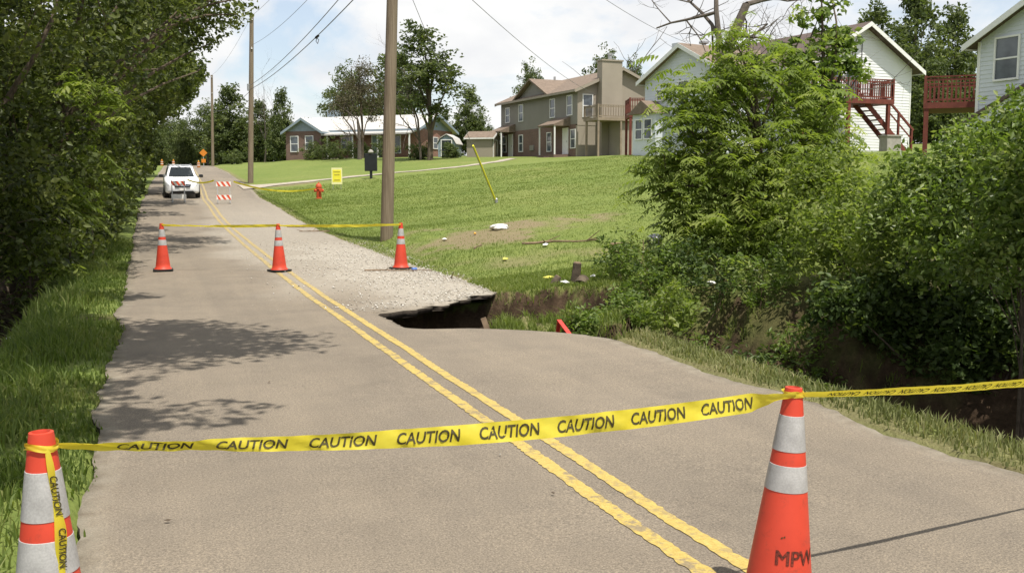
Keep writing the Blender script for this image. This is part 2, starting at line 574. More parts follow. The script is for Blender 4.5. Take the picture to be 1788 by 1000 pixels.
# ------------------------------------------------------------------ lie of the land
ZR = np.array([(-400, -3), (-40, -0.3), (-10, 0), (15, 0), (20, .05), (26, .16), (31, .27), (35, .42), (41, .72), (45, .87), (50, 1.02),
               (58, 1.55), (87, 2.70), (118, 3.70), (150, 4.30), (180, 4.2), (260, 3.0), (900, 2.0)])
SH = np.array([(-400, 0), (38, 0), (48, .15), (58, .45), (87, 1.35), (118, 2.15), (150, 3.2), (260, 8), (900, 60)])
RE = np.array([(-400, 4.85), (2, 4.85), (4.3, 4.9), (4.8, 4.79), (5.3, 4.75), (6.3, 4.93), (7.2, 4.8), (8.2, 4.78), (9.0, 4.86), (9.7, 4.89),
               (10.25, 4.72), (10.62, 4.5), (10.9, 4.2), (11.08, 3.87), (11.2, 3.45), (11.28, 3.2), (11.5, 2.99), (11.75, 2.89), (12.2, 2.86), (12.6, 2.84),
               (12.95, 2.86), (13.06, 3.0), (13.22, 3.35), (13.36, 3.62), (13.54, 3.93), (13.75, 4.15), (14.07, 4.54), (14.4, 4.85), (14.66, 5.12),
               (15.2, 5.22), (17, 5.22), (20, 5.08), (26, 5.0), (900, 5.0)])


_rj = np.random.default_rng(17)
_ra = [(13.06, 3.0), (13.22, 3.35), (13.36, 3.62), (13.54, 3.93), (13.75, 4.15), (14.07, 4.54), (14.4, 4.85), (14.66, 5.12)]
_ry = np.sort(13.0 + 1.66 * _rj.random(46))
_rx = np.interp(_ry, [q[0] for q in _ra], [q[1] for q in _ra]) + _rj.normal(0, .13, 46)
RE = np.array(sorted([tuple(q) for q in RE if not (13.0 < q[0] < 14.6)] + list(zip(_ry, _rx))))


def zr(y):
    return np.interp(y, ZR[:, 0], ZR[:, 1])


def sh(y):
    return np.interp(y, SH[:, 0], SH[:, 1])


def xl(y):
    y = np.asarray(y, float)
    return -0.42 + sh(y) + 0.10 * fbm(y, y * 0, 0.5, 3) + 0.05 * fbm(y, y * 0, 3.0, 5)


def xr(y):
    y = np.asarray(y, float)
    return np.interp(y, RE[:, 0], RE[:, 1]) + sh(y) + 0.05 * fbm(y, y * 0, 1.6, 11) + 0.05 * fbm(y, y * 0, 7.0, 21)


CP = [(5.8, 24.6, .56), (11, 31.2, 1.10), (8.1, 22.6, .66), (9.7, 17.7, .48), (6.9, 15.5, .08), (7.6, 19.6, .42), (9, 19, .5), (7.6, 46.5, .98),
      (9.1, 50.3, 1.45), (11.9, 55.6, 2.1), (18.3, 64, 2.7), (21.3, 78, 3.6), (17.7, 84.8, 3.95), (13.8, 98, 4.2), (24, 90, 4.2), (31.4, 87, 4.2),
      (32.3, 72, 3.85), (28.7, 54, 3.5), (29.8, 48, 3.4), (41, 45, 3.5), (36, 41, 3.4), (30, 29, 2.9), (20, 20, 1.6), (14, 14, .8), (14, 6, .5),
      (25, 10, 1.7), (60, 60, 5), (60, 20, 4), (60, 120, 6), (12, 130, 4.4), (22, 120, 4.7), (20, 40, 2.2), (45, 100, 5), (20, 55, 2.75),
      (-4, 0, -.3), (-4, 10, -.35), (-4, 20, -.2), (-6, 30, .3), (-6, 60, 1.7), (-8, 100, 3.2), (-30, 0, .2), (-30, 50, 1.8), (-30, 120, 4), (-30, -30, -.3),
      (10, -20, .2), (40, -20, 2), (-100, 0, 2), (-100, 150, 5), (120, 0, 5), (120, 150, 7), (0, 250, 3), (80, 250, 6), (-60, 300, 4), (0, -80, -1)]
for yy in list(range(-20, 60, 6)) + list(range(60, 170, 12)):
    CP.append((5.6 + float(sh(yy)), yy, float(zr(yy)) + 0.02))
    CP.append((-1.2 + float(sh(yy)), yy, float(zr(yy)) - 0.02))
CP = np.array(CP, float)
_D = np.linalg.norm(CP[:, None, :2] - CP[None, :, :2], axis=2)
_P = np.c_[np.ones(len(CP)), CP[:, :2]]
_A = np.block([[-_D + np.eye(len(CP)) * 0.0, _P], [_P.T, np.zeros((3, 3))]])
_A[:len(CP), :len(CP)] += np.eye(len(CP)) * 0.6
_W = np.linalg.solve(_A, np.r_[CP[:, 2], 0, 0, 0])


def rbf(x, y):
    x, y = np.atleast_1d(np.asarray(x, float)), np.atleast_1d(np.asarray(y, float))
    o = np.empty(x.size)
    xf, yf = x.ravel(), y.ravel()
    for i in range(0, x.size, 20000):
        q = np.c_[xf[i:i + 20000], yf[i:i + 20000]]
        d = np.sqrt((q[:, None, 0] - CP[None, :, 0]) ** 2 + (q[:, None, 1] - CP[None, :, 1]) ** 2)
        o[i:i + 20000] = -d @ _W[:len(CP)] + _W[-3] + q @ _W[-2:]
    return o.reshape(x.shape)


CH = np.array([(2.9, 12.45), (4.0, 12.35), (5.2, 12.1), (6.4, 11.2), (7.2, 9.6), (7.7, 7.2), (8.0, 3.5), (8.3, -2), (8.6, -14)])


def poly_dist(x, y, P):
    best = np.full(np.shape(x), 1e9)
    par = np.zeros(np.shape(x))
    s0 = 0
    for (ax, ay), (bx, by) in zip(P[:-1], P[1:]):
        L2 = (bx - ax) ** 2 + (by - ay) ** 2
        q = np.clip(((x - ax) * (bx - ax) + (y - ay) * (by - ay)) / L2, 0, 1)
        d = np.hypot(x - ax - q * (bx - ax), y - ay - q * (by - ay))
        L = math.sqrt(L2)
        par = np.where(d < best, s0 + q * L, par)
        best = np.minimum(best, d)
        s0 += L
    return best, par


def land(x, y):
    """ground height, with soil and bare masks"""
    x, y = np.atleast_1d(np.asarray(x, float)), np.atleast_1d(np.asarray(y, float))
    z = rbf(x, y)
    near = sstep(90, 40, y) * sstep(-30, -10, x) * sstep(50, 30, x)
    z = z + near * (0.06 * fbm(x, y, 0.5, 41) + 0.03 * fbm(x, y, 2.3, 51))
    RB = np.interp(y, [-400, 900], [4.95, 4.95]) + sh(y)
    eL, eR = xl(y) + 0.02, np.maximum(RB, xr(y) - 0.1)
    dl, dr = eL - x, x - eR
    d = np.maximum(dl, dr)
    rz = zr(y)
    w = sstep(0.05, 1.5, d)
    z = (rz - 0.018 + 0.03 * sstep(0, .3, d)) * (1 - w) + z * w
    z = np.where(d < 0, rz - 0.16, z)
    soil = np.zeros(z.shape)
    # left roadside ditch
    dd = sstep(.95, 1.9, dl + 0.35 * fbm(x, y, 0.7, 61) - .4 * sstep(9, 5, y)) * sstep(60, 25, y)
    z = z - 0.75 * dd * sstep(6.0, 3.2, dl)
    soil = np.maximum(soil, sstep(.95, 1.6, dl + 0.5 * fbm(x, y, 0.8, 63) - .55 * sstep(9, 5, y)) * sstep(-0.3, 0.2, dl))
    soil = np.maximum(soil, 0.9 * sstep(0.75, .15, np.hypot((x + 1.35) / 1.6, (y - 13.6) / .8) + 0.6 * fbm(x, y, 1.6, 69)))
    # creek and the washed out culvert trench
    q, par = poly_dist(x, y, CH)
    jag = 0.32 * fbm(x, y, 1.1, 71) + 0.12 * fbm(x, y, 4.5, 75)
    half = np.interp(par, [0, 1.0, 2.0, 2.5, 3.0, 4.2, 6, 8, 30], [0.85, 1.85, 2.3, 2.0, 1.1, .85, 1.2, 1.7, 2.2])
    edge = np.interp(par, [0, 2.2, 2.8, 3.5, 6, 30], [0.28, 0.35, 1.0, 1.7, 1.7, 1.7])
    deep = np.interp(par, [0, 1, 3, 6, 30], [1.15, 1.5, 1.55, 1.75, 2.0])
    cut = 1 - sstep(half, half + edge, q + jag)
    # the road-side verge stays up
    keep = sstep(5.75, 5.25, x) * sstep(10.4, 9.9, y)
    cut = cut * (1 - keep)
    z = z - deep * cut
    # slumped sods on the bank across the trench
    sod = np.zeros(z.shape)
    sodz = np.zeros(z.shape)
    for (sx, sy, sr, shh) in ((4.55, 12.5, .40, 1.66), (4.9, 12.75, .42, 1.6), (4.98, 12.1, .42, 1.68), (5.4, 12.3, .40, 1.58), (5.75, 11.5, .40, 1.55), (6.15, 12.3, .45, 1.5), (6.25, 11.2, .45, 1.4)):
        b = np.exp(-(((x - sx) ** 2 + (y - sy) ** 2) / sr ** 2) ** 1.4)
        sodz = np.maximum(sodz, b * shh * cut * (0.95 + 0.3 * fbm(x, y, 3, 77)))
        sod = np.maximum(sod, b)
    z = z + np.minimum(sodz, deep * cut * .93)
    z = z + 0.16 * fbm(x, y, 2.6, 79) * sstep(0.05, .4, cut) * sstep(1.0, 1.6, par)
    pat = np.maximum(sstep(2.9, 2.3, par), sstep(-.02, .28, fbm(x, y, 1.5, 83) + .30 * sstep(.35, .9, cut) + .1 * sstep(5, 7, par)))
    soil = np.maximum(soil, sstep(0.04, 0.25, cut) * pat * (1 - .95 * sstep(.25, .6, sod + .3 * fbm(x, y, 4, 84))))
    soil = np.maximum(soil, 0.75 * sstep(6, 3.5, np.hypot(x - 9.6, (y - 8.5) * .9) + 3 * fbm(x, y, 0.5, 80)) * sstep(5.4, 6.2, x))
    bare = 0.85 * sstep(1.0, 0.3, np.hypot((x - 7.9) / 3.4, (y - 22.4) / 2.0) + 1.1 * fbm(x, y, 0.9, 81) + .5 * fbm(x, y, 3.5, 82))
    bare = np.maximum(bare, 0.5 * sstep(0.9, .2, np.hypot((x - 7.8) / 3.0, (y - 18.2) / 1.2) + 1.0 * fbm(x, y, 1.2, 85)))
    bare = np.maximum(bare, 0.7 * sstep(0.75, .15, np.hypot((x - 7.8) / 2.5, (y - 57.5) / 3.0) + 0.8 * fbm(x, y, .4, 87)))
    bare = np.maximum(bare, 0.6 * sstep(0.5, 0.05, dr + 0.5 * fbm(x, y, 1.5, 89)) * sstep(-.1, 0, dr))
    return z, soil, bare, cut


def gh(x, y):
    return float(land(np.array([x]), np.array([y]))[0][0])


def lines(*segs):
    o = []
    for a, b, st in segs:
        o += list(np.arange(a, b - 1e-6, st))
    o.append(segs[-1][1])
    return np.array(o)


gx = lines((-900, -200, 140), (-200, -60, 20), (-60, -16, 4), (-16, -4, 0.6), (-4, 2.4, 0.16), (2.4, 7.2, 0.075), (7.2, 14, 0.17), (14, 44, 1.0), (44, 100, 6), (100, 900, 100))
gy = lines((-300, -40, 40), (-40, -4, 3), (-4, 3.4, 0.4), (3.4, 10, 0.14), (10, 15.4, 0.075), (15.4, 28, 0.2), (28, 64, 0.7), (64, 160, 3), (160, 300, 20), (300, 1200, 150))
GX, GY = np.meshgrid(gx, gy)
gzv, gsoil, gbare, _ = land(GX.ravel(), GY.ravel())
nx, ny = len(gx), len(gy)
_zz = gzv.reshape(ny, nx)
_sl = np.hypot(np.gradient(_zz, gy, axis=0), np.gradient(_zz, gx, axis=1)).ravel()
gsoil = np.maximum(gsoil, sstep(.9, 1.6, _sl + .6 * fbm(GX.ravel(), GY.ravel(), 2.0, 45)) * (GX.ravel() > 2.5) * (GY.ravel() < 20))
ii = (np.arange(ny - 1)[:, None] * nx + np.arange(nx - 1)[None, :]).ravel()
me = fast_mesh("ground", np.c_[GX.ravel(), GY.ravel(), gzv], np.c_[ii, ii + 1, ii + nx + 1, ii + nx], smooth=True, attrs={"soil": gsoil, "bare": gbare})
ground = link("ground", me, M['ground'])
tag(ground, kind='structure')

# ------------------------------------------------------------------ road slab with the washed-out bite
ry = lines((-40, -4, 1.5), (-4, 3, 0.3), (3, 10, 0.07), (10, 15, 0.03), (15, 30, 0.1), (30, 64, 0.4), (64, 260, 2.5))
NC = 30
tt = np.linspace(0, 1, NC)
L_, R_ = xl(ry), xr(ry)
RX = L_[:, None] + (R_ - L_)[:, None] * tt[None, :]
RY = np.repeat(ry[:, None], NC, 1)
RZ = zr(RY) + 0.008 * fbm(RX, RY, 0.9, 91)
eb = np.minimum(RX - L_[:, None], R_[:, None] - RX)
# the broken edge sags a little towards the hole
hole_near = sstep(1.0, 0.0, poly_dist(RX, RY, CH)[0] - 1.35)
RZ = RZ - 0.03 * hole_near * sstep(0.35, 0, R_[:, None] - RX)
_fw = sstep(.5, 0.0, R_[:, None] - RX) * sstep(12.9, 13.2, RY) * sstep(14.9, 14.5, RY)
RYd = RY + _fw * (.16 * fbm(RX, RX * 0, 3.2, 105) + .07 * fbm(RX, RX * 0, 14, 107))
top = np.c_[RX.ravel(), RYd.ravel(), RZ.ravel()]
m = len(ry)
ii = (np.arange(m - 1)[:, None] * NC + np.arange(NC - 1)[None, :]).ravel()
tf = np.c_[ii, ii + 1, ii + NC + 1, ii + NC]
dust = sstep(2.55, 3.7, RX + 0.9 * fbm(RX, RY, 0.9, 95)) * sstep(12.9, 14.0, RY) * sstep(31, 23, RY) * 0.9
dust = np.maximum(dust, 0.55 * sstep(1.4, 2.4, RX + 1.2 * fbm(RX, RY, 0.6, 97)) * sstep(14, 17, RY) * sstep(60, 30, RY))
edge_a = 0.7 * sstep(0.16, 0.0, eb + 0.14 * fbm(RX, RY, 2.2, 99)) * sstep(0.2, 0.6, np.abs(RY - 12.4) / 2.0)
# gentle skirt for slab thickness, with a jagged underside
jz = 0.075 + 0.06 * fbm(ry, ry * 0, 6, 101)
jl = 0.03 * fbm(ry, ry * 0, 9, 103)
Rb = np.c_[R_ - 0.02 + jl, RYd[:, -1] + .02, RZ[:, -1] - jz]
Lb = np.c_[L_ + 0.02, ry, RZ[:, 0] - 0.12]
n0 = len(top)
vv = np.r_[top, Rb, Lb]
a = np.arange(m - 1)
fR = np.c_[a * NC + NC - 1, n0 + a, n0 + a + 1, (a + 1) * NC + NC - 1]
fL = np.c_[a * NC, (a + 1) * NC, n0 + m + a + 1, n0 + m + a]
fB = np.c_[n0 + m + a, n0 + m + a + 1, n0 + a + 1, n0 + a]
z_ = np.zeros(2 * m)
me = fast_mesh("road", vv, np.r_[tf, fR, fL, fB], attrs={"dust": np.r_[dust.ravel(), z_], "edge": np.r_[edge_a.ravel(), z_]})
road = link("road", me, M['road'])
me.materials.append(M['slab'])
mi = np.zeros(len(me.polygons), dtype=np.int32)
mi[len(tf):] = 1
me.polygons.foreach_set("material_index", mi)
tag(road, kind='structure')


def stripe(x0, w, seed, worn):
    ys = lines((-20, 3, .5), (3, 24, 0.035), (24, 64, 0.3), (64, 200, 2.5))
    c = x0 + sh(ys) + 0.012 * fbm(ys, ys * 0, .8, seed)
    ja = 0.005 * fbm(ys, ys * 0, 3, seed + 1) + 0.022 * rng.normal(size=len(ys)).clip(-1, 1) * .35 * worn
    jb = 0.003 * fbm(ys, ys * 0, 3, seed + 2) + 0.005 * rng.normal(size=len(ys))
    z = zr(ys) + 0.008 * fbm(c, ys, 0.9, 91) + 0.0045
    v = np.r_[np.c_[c - w / 2 + ja, ys, z], np.c_[c + w / 2 + jb, ys, z]]
    k = len(ys)
    i = np.arange(k - 1)
    wear = np.interp(ys, [-20, 11, 13, 15, 22, 30, 200], [.75, .8, .9, 1, 1, .9, .7]) * worn
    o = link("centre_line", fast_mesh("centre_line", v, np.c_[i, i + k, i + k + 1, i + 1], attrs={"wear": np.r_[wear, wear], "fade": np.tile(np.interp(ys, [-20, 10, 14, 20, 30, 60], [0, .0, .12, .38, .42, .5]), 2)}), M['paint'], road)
    return o


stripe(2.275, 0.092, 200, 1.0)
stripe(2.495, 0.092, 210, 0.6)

# gravel drive branching off to the right
px_ = np.array([4.9, 6.5, 9, 12, 16, 20, 24, 27.5])
py_ = np.array([57.5, 58.3, 59.0, 59.6, 61.2, 63.6, 68, 74])
hw = np.array([2.0, 1.3, 1.0, .9, .9, .9, .9, .9])
s = np.linspace(0, 7, 60)
cx, cyy, hh = (np.interp(s, range(8), q) for q in (px_, py_, hw))
cols_ = []
for q in np.linspace(-1, 1, 9):
    xq = cx + 0.02 * s
    yq = cyy + q * hh * (1 + 0.12 * fbm(cx, cx * 0, .9, int(10 + 5 * q)))
    cols_.append(np.c_[xq, yq, np.maximum(land(xq, yq)[0], np.where(xq < 5.7, zr(yq) + .01, -9)) + 0.03])
v = np.stack(cols_, 1).reshape(-1, 3)
i = (np.arange(59)[:, None] * 9 + np.arange(8)[None, :]).ravel()
tag(link("driveway", fast_mesh("driveway", v, np.c_[i, i + 9, i + 10, i + 1], smooth=True), M['gravel_drive']), kind='structure')

# ------------------------------------------------------------------ houses
def window(parent, x0, x1, z0, z1, y=0.0, axis='y', sign=-1, bars=1, fw=0.07, glass=None):
    """window on a wall plane; axis 'y': plane y=const facing sign*y; axis 'x': plane x=const"""
    def bx(mb, a0, a1, d0, d1, c0, c1):
        lo, hi = sorted((y + sign * d0, y + sign * d1))
        if axis == 'y':
            mb.box(a0, a1, lo, hi, c0, c1)
        else:
            mb.box(lo, hi, a0, a1, c0, c1)
    fr = MB()
    bx(fr, x0 - fw, x0, 0.0, .06, z0 - fw, z1 + fw)
    bx(fr, x1, x1 + fw, 0.0, .06, z0 - fw, z1 + fw)
    bx(fr, x0, x1, 0.0, .058, z1, z1 + fw)
    bx(fr, x0, x1, 0.0, .075, z0 - fw, z0)
    if bars:
        zm = (z0 + z1) / 2
        bx(fr, x0, x1, 0.0, .045, zm - .03, zm + .03)
    p = fr.build("window", M['trim_white'], parent)
    g = MB()
    bx(g, x0, x1, 0.0, .015, z0, z1)
    g.build("pane", glass or M['window'], p)
    return p


def door(parent, x0, x1, z0, z1, y=0.0, mat=None, axis='y', sign=-1):
    def bx(mb, a0, a1, d0, d1, c0, c1):
        lo, hi = sorted((y + sign * d0, y + sign * d1))
        if axis == 'y':
            mb.box(a0, a1, lo, hi, c0, c1)
        else:
            mb.box(lo, hi, a0, a1, c0, c1)
    d = MB()
    bx(d, x0, x1, 0, .04, z0, z1)
    p = d.build("door", mat or M['trim_white'], parent)
    f = MB()
    bx(f, x0 - .08, x0, 0, .06, z0, z1 + .08)
    bx(f, x1, x1 + .08, 0, .06, z0, z1 + .08)
    bx(f, x0, x1, 0, .058, z1, z1 + .08)
    f.build("door_frame", M['trim_white'], p)
    h = MB()
    bx(h, x1 - .14, x1 - .09, .04, .09, (z0 + z1) / 2 - .05, (z0 + z1) / 2 + .05)
    h.build("handle", M['steel'], p)
    return p


def gable_roof(parent, x0, x1, y0, y1, ze, zp, mat, ridge='x', ov=0.4, th=0.14, name="roof", fascia=None, mid=None):
    """pitched slabs with overhang; ridge along x or y"""
    rf = MB()
    fa = MB()
    if ridge == 'x':
        ym = (y0 + y1) / 2 if mid is None else mid
        sl = (zp - ze) / (ym - y0)
        lo = ze - sl * ov
        for (ya, s_) in ((y0 - ov, 1), (y1 + ov, -1)):
            poly = [(x0 - ov, ya, lo), (x0 - ov, ym, zp), (x0 - ov, ym, zp + th), (x0 - ov, ya, lo + th)]
            rf.prism(poly, (x1 - x0 + 2 * ov, 0, 0))
            for xa in (x0 - ov - .03, x1 + ov):
                fa.prism([(xa, ya, lo - .12), (xa, ym, zp - .12), (xa, ym, zp + th - .02), (xa, ya, lo + th - .02)], (.03, 0, 0))
            fa.box(x0 - ov, x1 + ov, ya - (.03 if s_ > 0 else 0), ya + (0 if s_ > 0 else .03), lo - .06, lo + th - .02)
    else:
        xm = (x0 + x1) / 2 if mid is None else mid
        sl = (zp - ze) / (xm - x0)
        lo = ze - sl * ov
        for (xa, s_) in ((x0 - ov, 1), (x1 + ov, -1)):
            poly = [(xa, y0 - ov, lo), (xm, y0 - ov, zp), (xm, y0 - ov, zp + th), (xa, y0 - ov, lo + th)]
            rf.prism(poly, (0, y1 - y0 + 2 * ov, 0))
            for ya in (y0 - ov - .03, y1 + ov):
                fa.prism([(xa, ya, lo - .12), (xm, ya, zp - .12), (xm, ya, zp + th - .02), (xa, ya, lo + th - .02)], (0, .03, 0))
            fa.box(xa - (.03 if s_ > 0 else 0), xa + (0 if s_ > 0 else .03), y0 - ov, y1 + ov, lo - .06, lo + th - .02)
    r_ = rf.build(name, mat, parent)
    fa.build("fascia", fascia or M['trim_white'], r_)
    return r_


def lap_wall(parent, x0, x1, y, z0, ze, zp=None, xm=None, step=0.15, mat=None, sign=-1, axis='y', name="siding"):
    """clapboards: each course leans out at its foot; clipped to a gable when zp is given"""
    mb = MB()
    z = z0
    top = zp if zp else ze
    while z < top - 1e-3:
        zb = min(z + step, top)

        def span(zz):
            if zz <= ze or not zp:
                return x0, x1
            k = (zz - ze) / (zp - ze)
            return x0 + (xm - x0) * k, x1 + (xm - x1) * k
        a0, a1 = span(z)
        b0, b1 = span(zb)
        o = y + sign * 0.022
        q = y + sign * 0.004
        if axis == 'y':
            mb.add([(a0, o, z), (a1, o, z), (b1, q, zb), (b0, q, zb), (a0, y, z), (a1, y, z)], [(0, 1, 2, 3), (0, 4, 5, 1)])
        else:
            mb.add([(o, a0, z), (o, a1, z), (q, b1, zb), (q, b0, zb), (y, a0, z), (y, a1, z)], [(0, 1, 2, 3), (0, 4, 5, 1)])
        z = zb
    return mb.build(name, mat, parent)


def gable_box(parent, x0, x1, y0, y1, z0, ze, zp, ridge, mat, name="wall", mid=None):
    mb = MB()
    if ridge == 'x':
        ym = (y0 + y1) / 2
        mb.prism([(x0, y0, z0), (x0, y1, z0), (x0, y1, ze), (x0, ym, zp), (x0, y0, ze)], (x1 - x0, 0, 0))
    else:
        xm = (x0 + x1) / 2
        mb.prism([(x0, y0, z0), (x1, y0, z0), (x1, y0, ze), (xm, y0, zp), (x0, y0, ze)], (0, y1 - y0, 0))
    return mb.build(name, mat, parent)


def railing(parent, a, b, h=0.95, gap=0.14, mat=None, bw=0.045, posts=True, rail=0.09):
    a, b = Vector(a), Vector(b)
    L = (b - a).length
    up = Vector((0, 0, 1))
    r_ = MB()
    r_.bar(a + up * h, b + up * h, rail, 0.05)
    r_.bar(a + up * (h - .12), b + up * (h - .12), .04, .08)
    r_.bar(a + up * 0.1, b + up * 0.1, .04, .08)
    r_ = r_.build("railing", mat, parent)
    n = max(2, int(L / gap))
    base = None
    for i in range(n + 1):
        p = a + (b - a) * (i / n)
        if posts and (i == 0 or i == n):
            q = MB().box(-.05, .05, -.05, .05, 0, h + .06).build("post", mat, r_)
        else:
            if base is None:
                q = MB().box(-bw / 2, bw / 2, -bw / 2, bw / 2, 0.1, h - .04).build("baluster", mat, r_)
                base = q
            else:
                q = base.copy()
                col.objects.link(q)
        q.location = p
    return r_


# --- tan brick-and-siding townhouse
B0, A0 = at(875, 272, 92), at(1008, 272, 78)
rz_ = math.atan2(A0[1] - B0[1], A0[0] - B0[0])
Lh, Wh = 15.4, 7.9
TZ = 3.85
th_ = empty("townhouse", (B0[0], B0[1], TZ), rz_, "tan two-storey townhouse with brick ground floor and two tall chimney chases", "house")
gable_box(th_, 0, Lh, 0, Wh, 2.6, 5.35, 7.05, 'x', M['siding_taupe_shade'], "upper_wall")
MB().box(-.02, Lh - .25, -.02, Wh, -1.2, 2.6).build("brick_wall", M['brick_brown'], th_)
MB().prism([(Lh + .004, 0, 2.5), (Lh + .004, Wh, 2.5), (Lh + .004, Wh, 5.35), (Lh + .004, Wh / 2, 7.04), (Lh + .004, 0, 5.35)], (.03, 0, 0)).build("end_siding", M['siding_tan'], th_)
MB().box(Lh - .25, Lh + .01, 0, Wh, -1.2, 2.5).build("end_wall", M['siding_tan'], th_)
gable_roof(th_, 0, Lh, 0, Wh, 5.35, 7.05, M['shingle'], 'x', .45, fascia=M['siding_tan'])
cg = MB().prism([(3.9, -.03, 5.0), (10.4, -.03, 5.0), (10.4, -.03, 5.3), (7.15, -.03, 6.75), (3.9, -.03, 5.3)], (0, 3.5, 0)).build("cross_gable", M['siding_taupe_shade'], th_)
rf = MB()
for (xa, xb) in ((3.45, 7.15), (10.85, 7.15)):
    rf.prism([(xa, -.45, 5.12), (xb, -.45, 6.78), (xb, -.45, 6.92), (xa, -.45, 5.26)], (0, 4.0, 0))
rf.build("cross_gable_roof", M['shingle'], th_)
for (x, z0, z1) in ((1.6, 3.5, 4.75), (4.57, 3.45, 4.85), (10.96, 3.4, 4.85), (14.1, 3.4, 4.9)):
    window(th_, x - .42, x + .42, z0, z1)
for (x, z0, z1) in ((0.9, .8, 2.2), (4.6, .75, 2.15), (10.4, .6, 2.1), (14.75, .75, 2.15)):
    window(th_, x - .38, x + .38, z0, z1, y=-.02)
door(th_, 1.9, 2.75, .25, 2.3, y=-.02)
door(th_, 13.0, 13.85, .25, 2.3, y=-.02)
for (x0, x1) in ((.5, 3.3), (11.2, 14.2)):
    p = MB().prism([(x0, -1.5, 2.5), (x0, 0, 2.5), (x0, 0, 3.25), (x0, -1.5, 2.62)], (x1 - x0, 0, 0)).build("porch_roof", M['shingle'], th_)
    for xx in (x0 + .1, x1 - .1):
        MB().box(xx - .05, xx + .05, -1.42, -1.32, 0, 2.5).build("porch_post", M['trim_white'], p)
    MB().box(x0, x1, -1.5, 0, -.6, .2).build("porch_slab", M['brick_brown'], th_)
    MB().box(x0 + .8, x1 - .8, -2.0, -1.5, -.7, .02).build("step", M['brick_brown'], th_)
MB().box(6.6, 7.4, -.12, -.02, .75, 1.2).build("utility_cabinet", M['siding_taupe_shade'], th_)
ch_ = MB().box(Lh + .035, Lh + .85, 1.75, 3.6, -.5, 7.55).build("chimney", M['siding_tan'], th_)
MB().box(Lh - .0, Lh + .92, 1.68, 3.67, 7.55, 7.67).build("chimney_cap", M['siding_tan'], ch_)
MB().lathe([(.16, 7.67), (.16, 8.05), (.2, 8.06), (.2, 8.2), (0, 8.22)], 12, (Lh + .4, 2.7, 0)).build("flue", M['steel'], ch_)
ch_ = MB().box(.2, 1.1, 3.1, 5.4, 5.5, 7.45).build("chimney", M['siding_tan'], th_)
MB().box(.14, 1.16, 3.04, 5.46, 7.45, 7.55).build("chimney_cap", M['siding_tan'], ch_)
MB().box(7.05, 7.2, 2.0, 2.15, 6.9, 7.2).build("vent_pipe", M['steel'], th_)
# raised timber deck on the gable end with enclosed store below
dk = MB().box(Lh + .86, Lh + 3.2, .1, 6.3, 2.72, 2.95).build("deck", M['deck_tan'], th_)
for (yy, xx) in ((.2, Lh + 3.1), (2.2, Lh + 3.1), (4.2, Lh + 3.1), (6.2, Lh + 3.1), (.2, Lh + 1.2)):
    MB().box(xx - .07, xx + .07, yy - .07, yy + .07, -1.0, 2.72).build("deck_post", M['deck_tan'], dk)
MB().box(Lh + .9, Lh + 2.9, 2.4, 6.1, -.8, 2.7).build("store", M['siding_tan'], dk)
railing(dk, (Lh + 3.15, .15, 2.95), (Lh + 3.15, 6.25, 2.95), .95, .22, M['deck_tan'])
railing(dk, (Lh + .9, .15, 2.95), (Lh + 3.1, .15, 2.95), .95, .22, M['deck_tan'])
window(th_, .5, 1.3, 3.2, 4.9, y=Lh + .035, axis='x', sign=1)

# --- dark red deck between townhouse and white house
p0 = at(1112, 277, 66)
rd = empty("timber_deck", (p0[0], p0[1], gh(p0[0], p0[1])), -YAW, "dark red raised deck between the tan townhouse and the white house behind the tree", "deck")
MB().box(-.55, 1.2, 0, 2.6, 2.55, 2.8).build("platform", M['deck_red'], rd)
for xx in (-.45, 1.1):
    for yy in (.1, 2.5):
        MB().box(xx - .08, xx + .08, yy - .08, yy + .08, -.5, 2.55).build("post", M['deck_red'], rd)
railing(rd, (-.5, .05, 2.8), (1.15, .05, 2.8), 1.0, .16, M['deck_red'])
railing(rd, (-.5, .1, 2.8), (-.5, 2.5, 2.8), 1.0, .16, M['deck_red'])
for k in range(8):
    MB().box(.1, .9, -.25 - k * .26, 0 - k * .26, 2.5 - k * .32 - .05, 2.5 - k * .32).build("tread", M['deck_red'], rd)
for xx in (.05, .95):
    MB().bar((xx, -.05, 2.5), (xx, -2.2, -.2), .05, .24).build("stringer", M['deck_red'], rd)

# --- white house half hidden by the tall roadside tree
A2, B2 = at(1125, 268, 60), at(1262, 268, 54)
r2 = math.atan2(B2[1] - A2[1], B2[0] - A2[0])
W2 = float(np.hypot(*(B2 - A2)[:2]))
h2 = empty("white_house", (A2[0], A2[1], 3.4), r2, "pale white two-storey house with small bay, mostly hidden behind the feathery tree", "house")
gable_box(h2, 0, W2, 0, 9.5, -1, 4.55, 6.25, 'y', M['siding_white_shade'])
lap_wall(h2, 0, W2, 0, -.6, 4.55, 6.25, W2 / 2, .16, M['siding_white_shade'])
lap_wall(h2, 0, 9.5, W2, -.6, 4.55, None, None, .16, M['siding_white_shade'], sign=1, axis='x')
gable_roof(h2, 0, W2, 0, 9.5, 4.55, 6.25, M['shingle'], 'y', .4)
window(h2, 1.25, 1.75, 3.3, 3.85, y=-.02)
window(h2, 3.2, 4.1, 2.9, 4.2, y=-.02)
window(h2, 4.0, 4.8, .6, 2.0, y=-.02)
for yy in (1.6, 4.6, 7.4):
    window(h2, yy, yy + .9, 3.0, 4.2, y=W2 + .02, axis='x', sign=1)
    window(h2, yy, yy + .9, .5, 1.9, y=W2 + .02, axis='x', sign=1)
bay = MB().box(.1, 2.3, -1.0, -.02, -1, 2.5).build("bay", M['siding_white_shade'], h2)
window(bay, .45, 1.05, 1.0, 2.1, y=-1.0)
window(bay, 1.3, 1.95, 1.0, 2.1, y=-1.0)
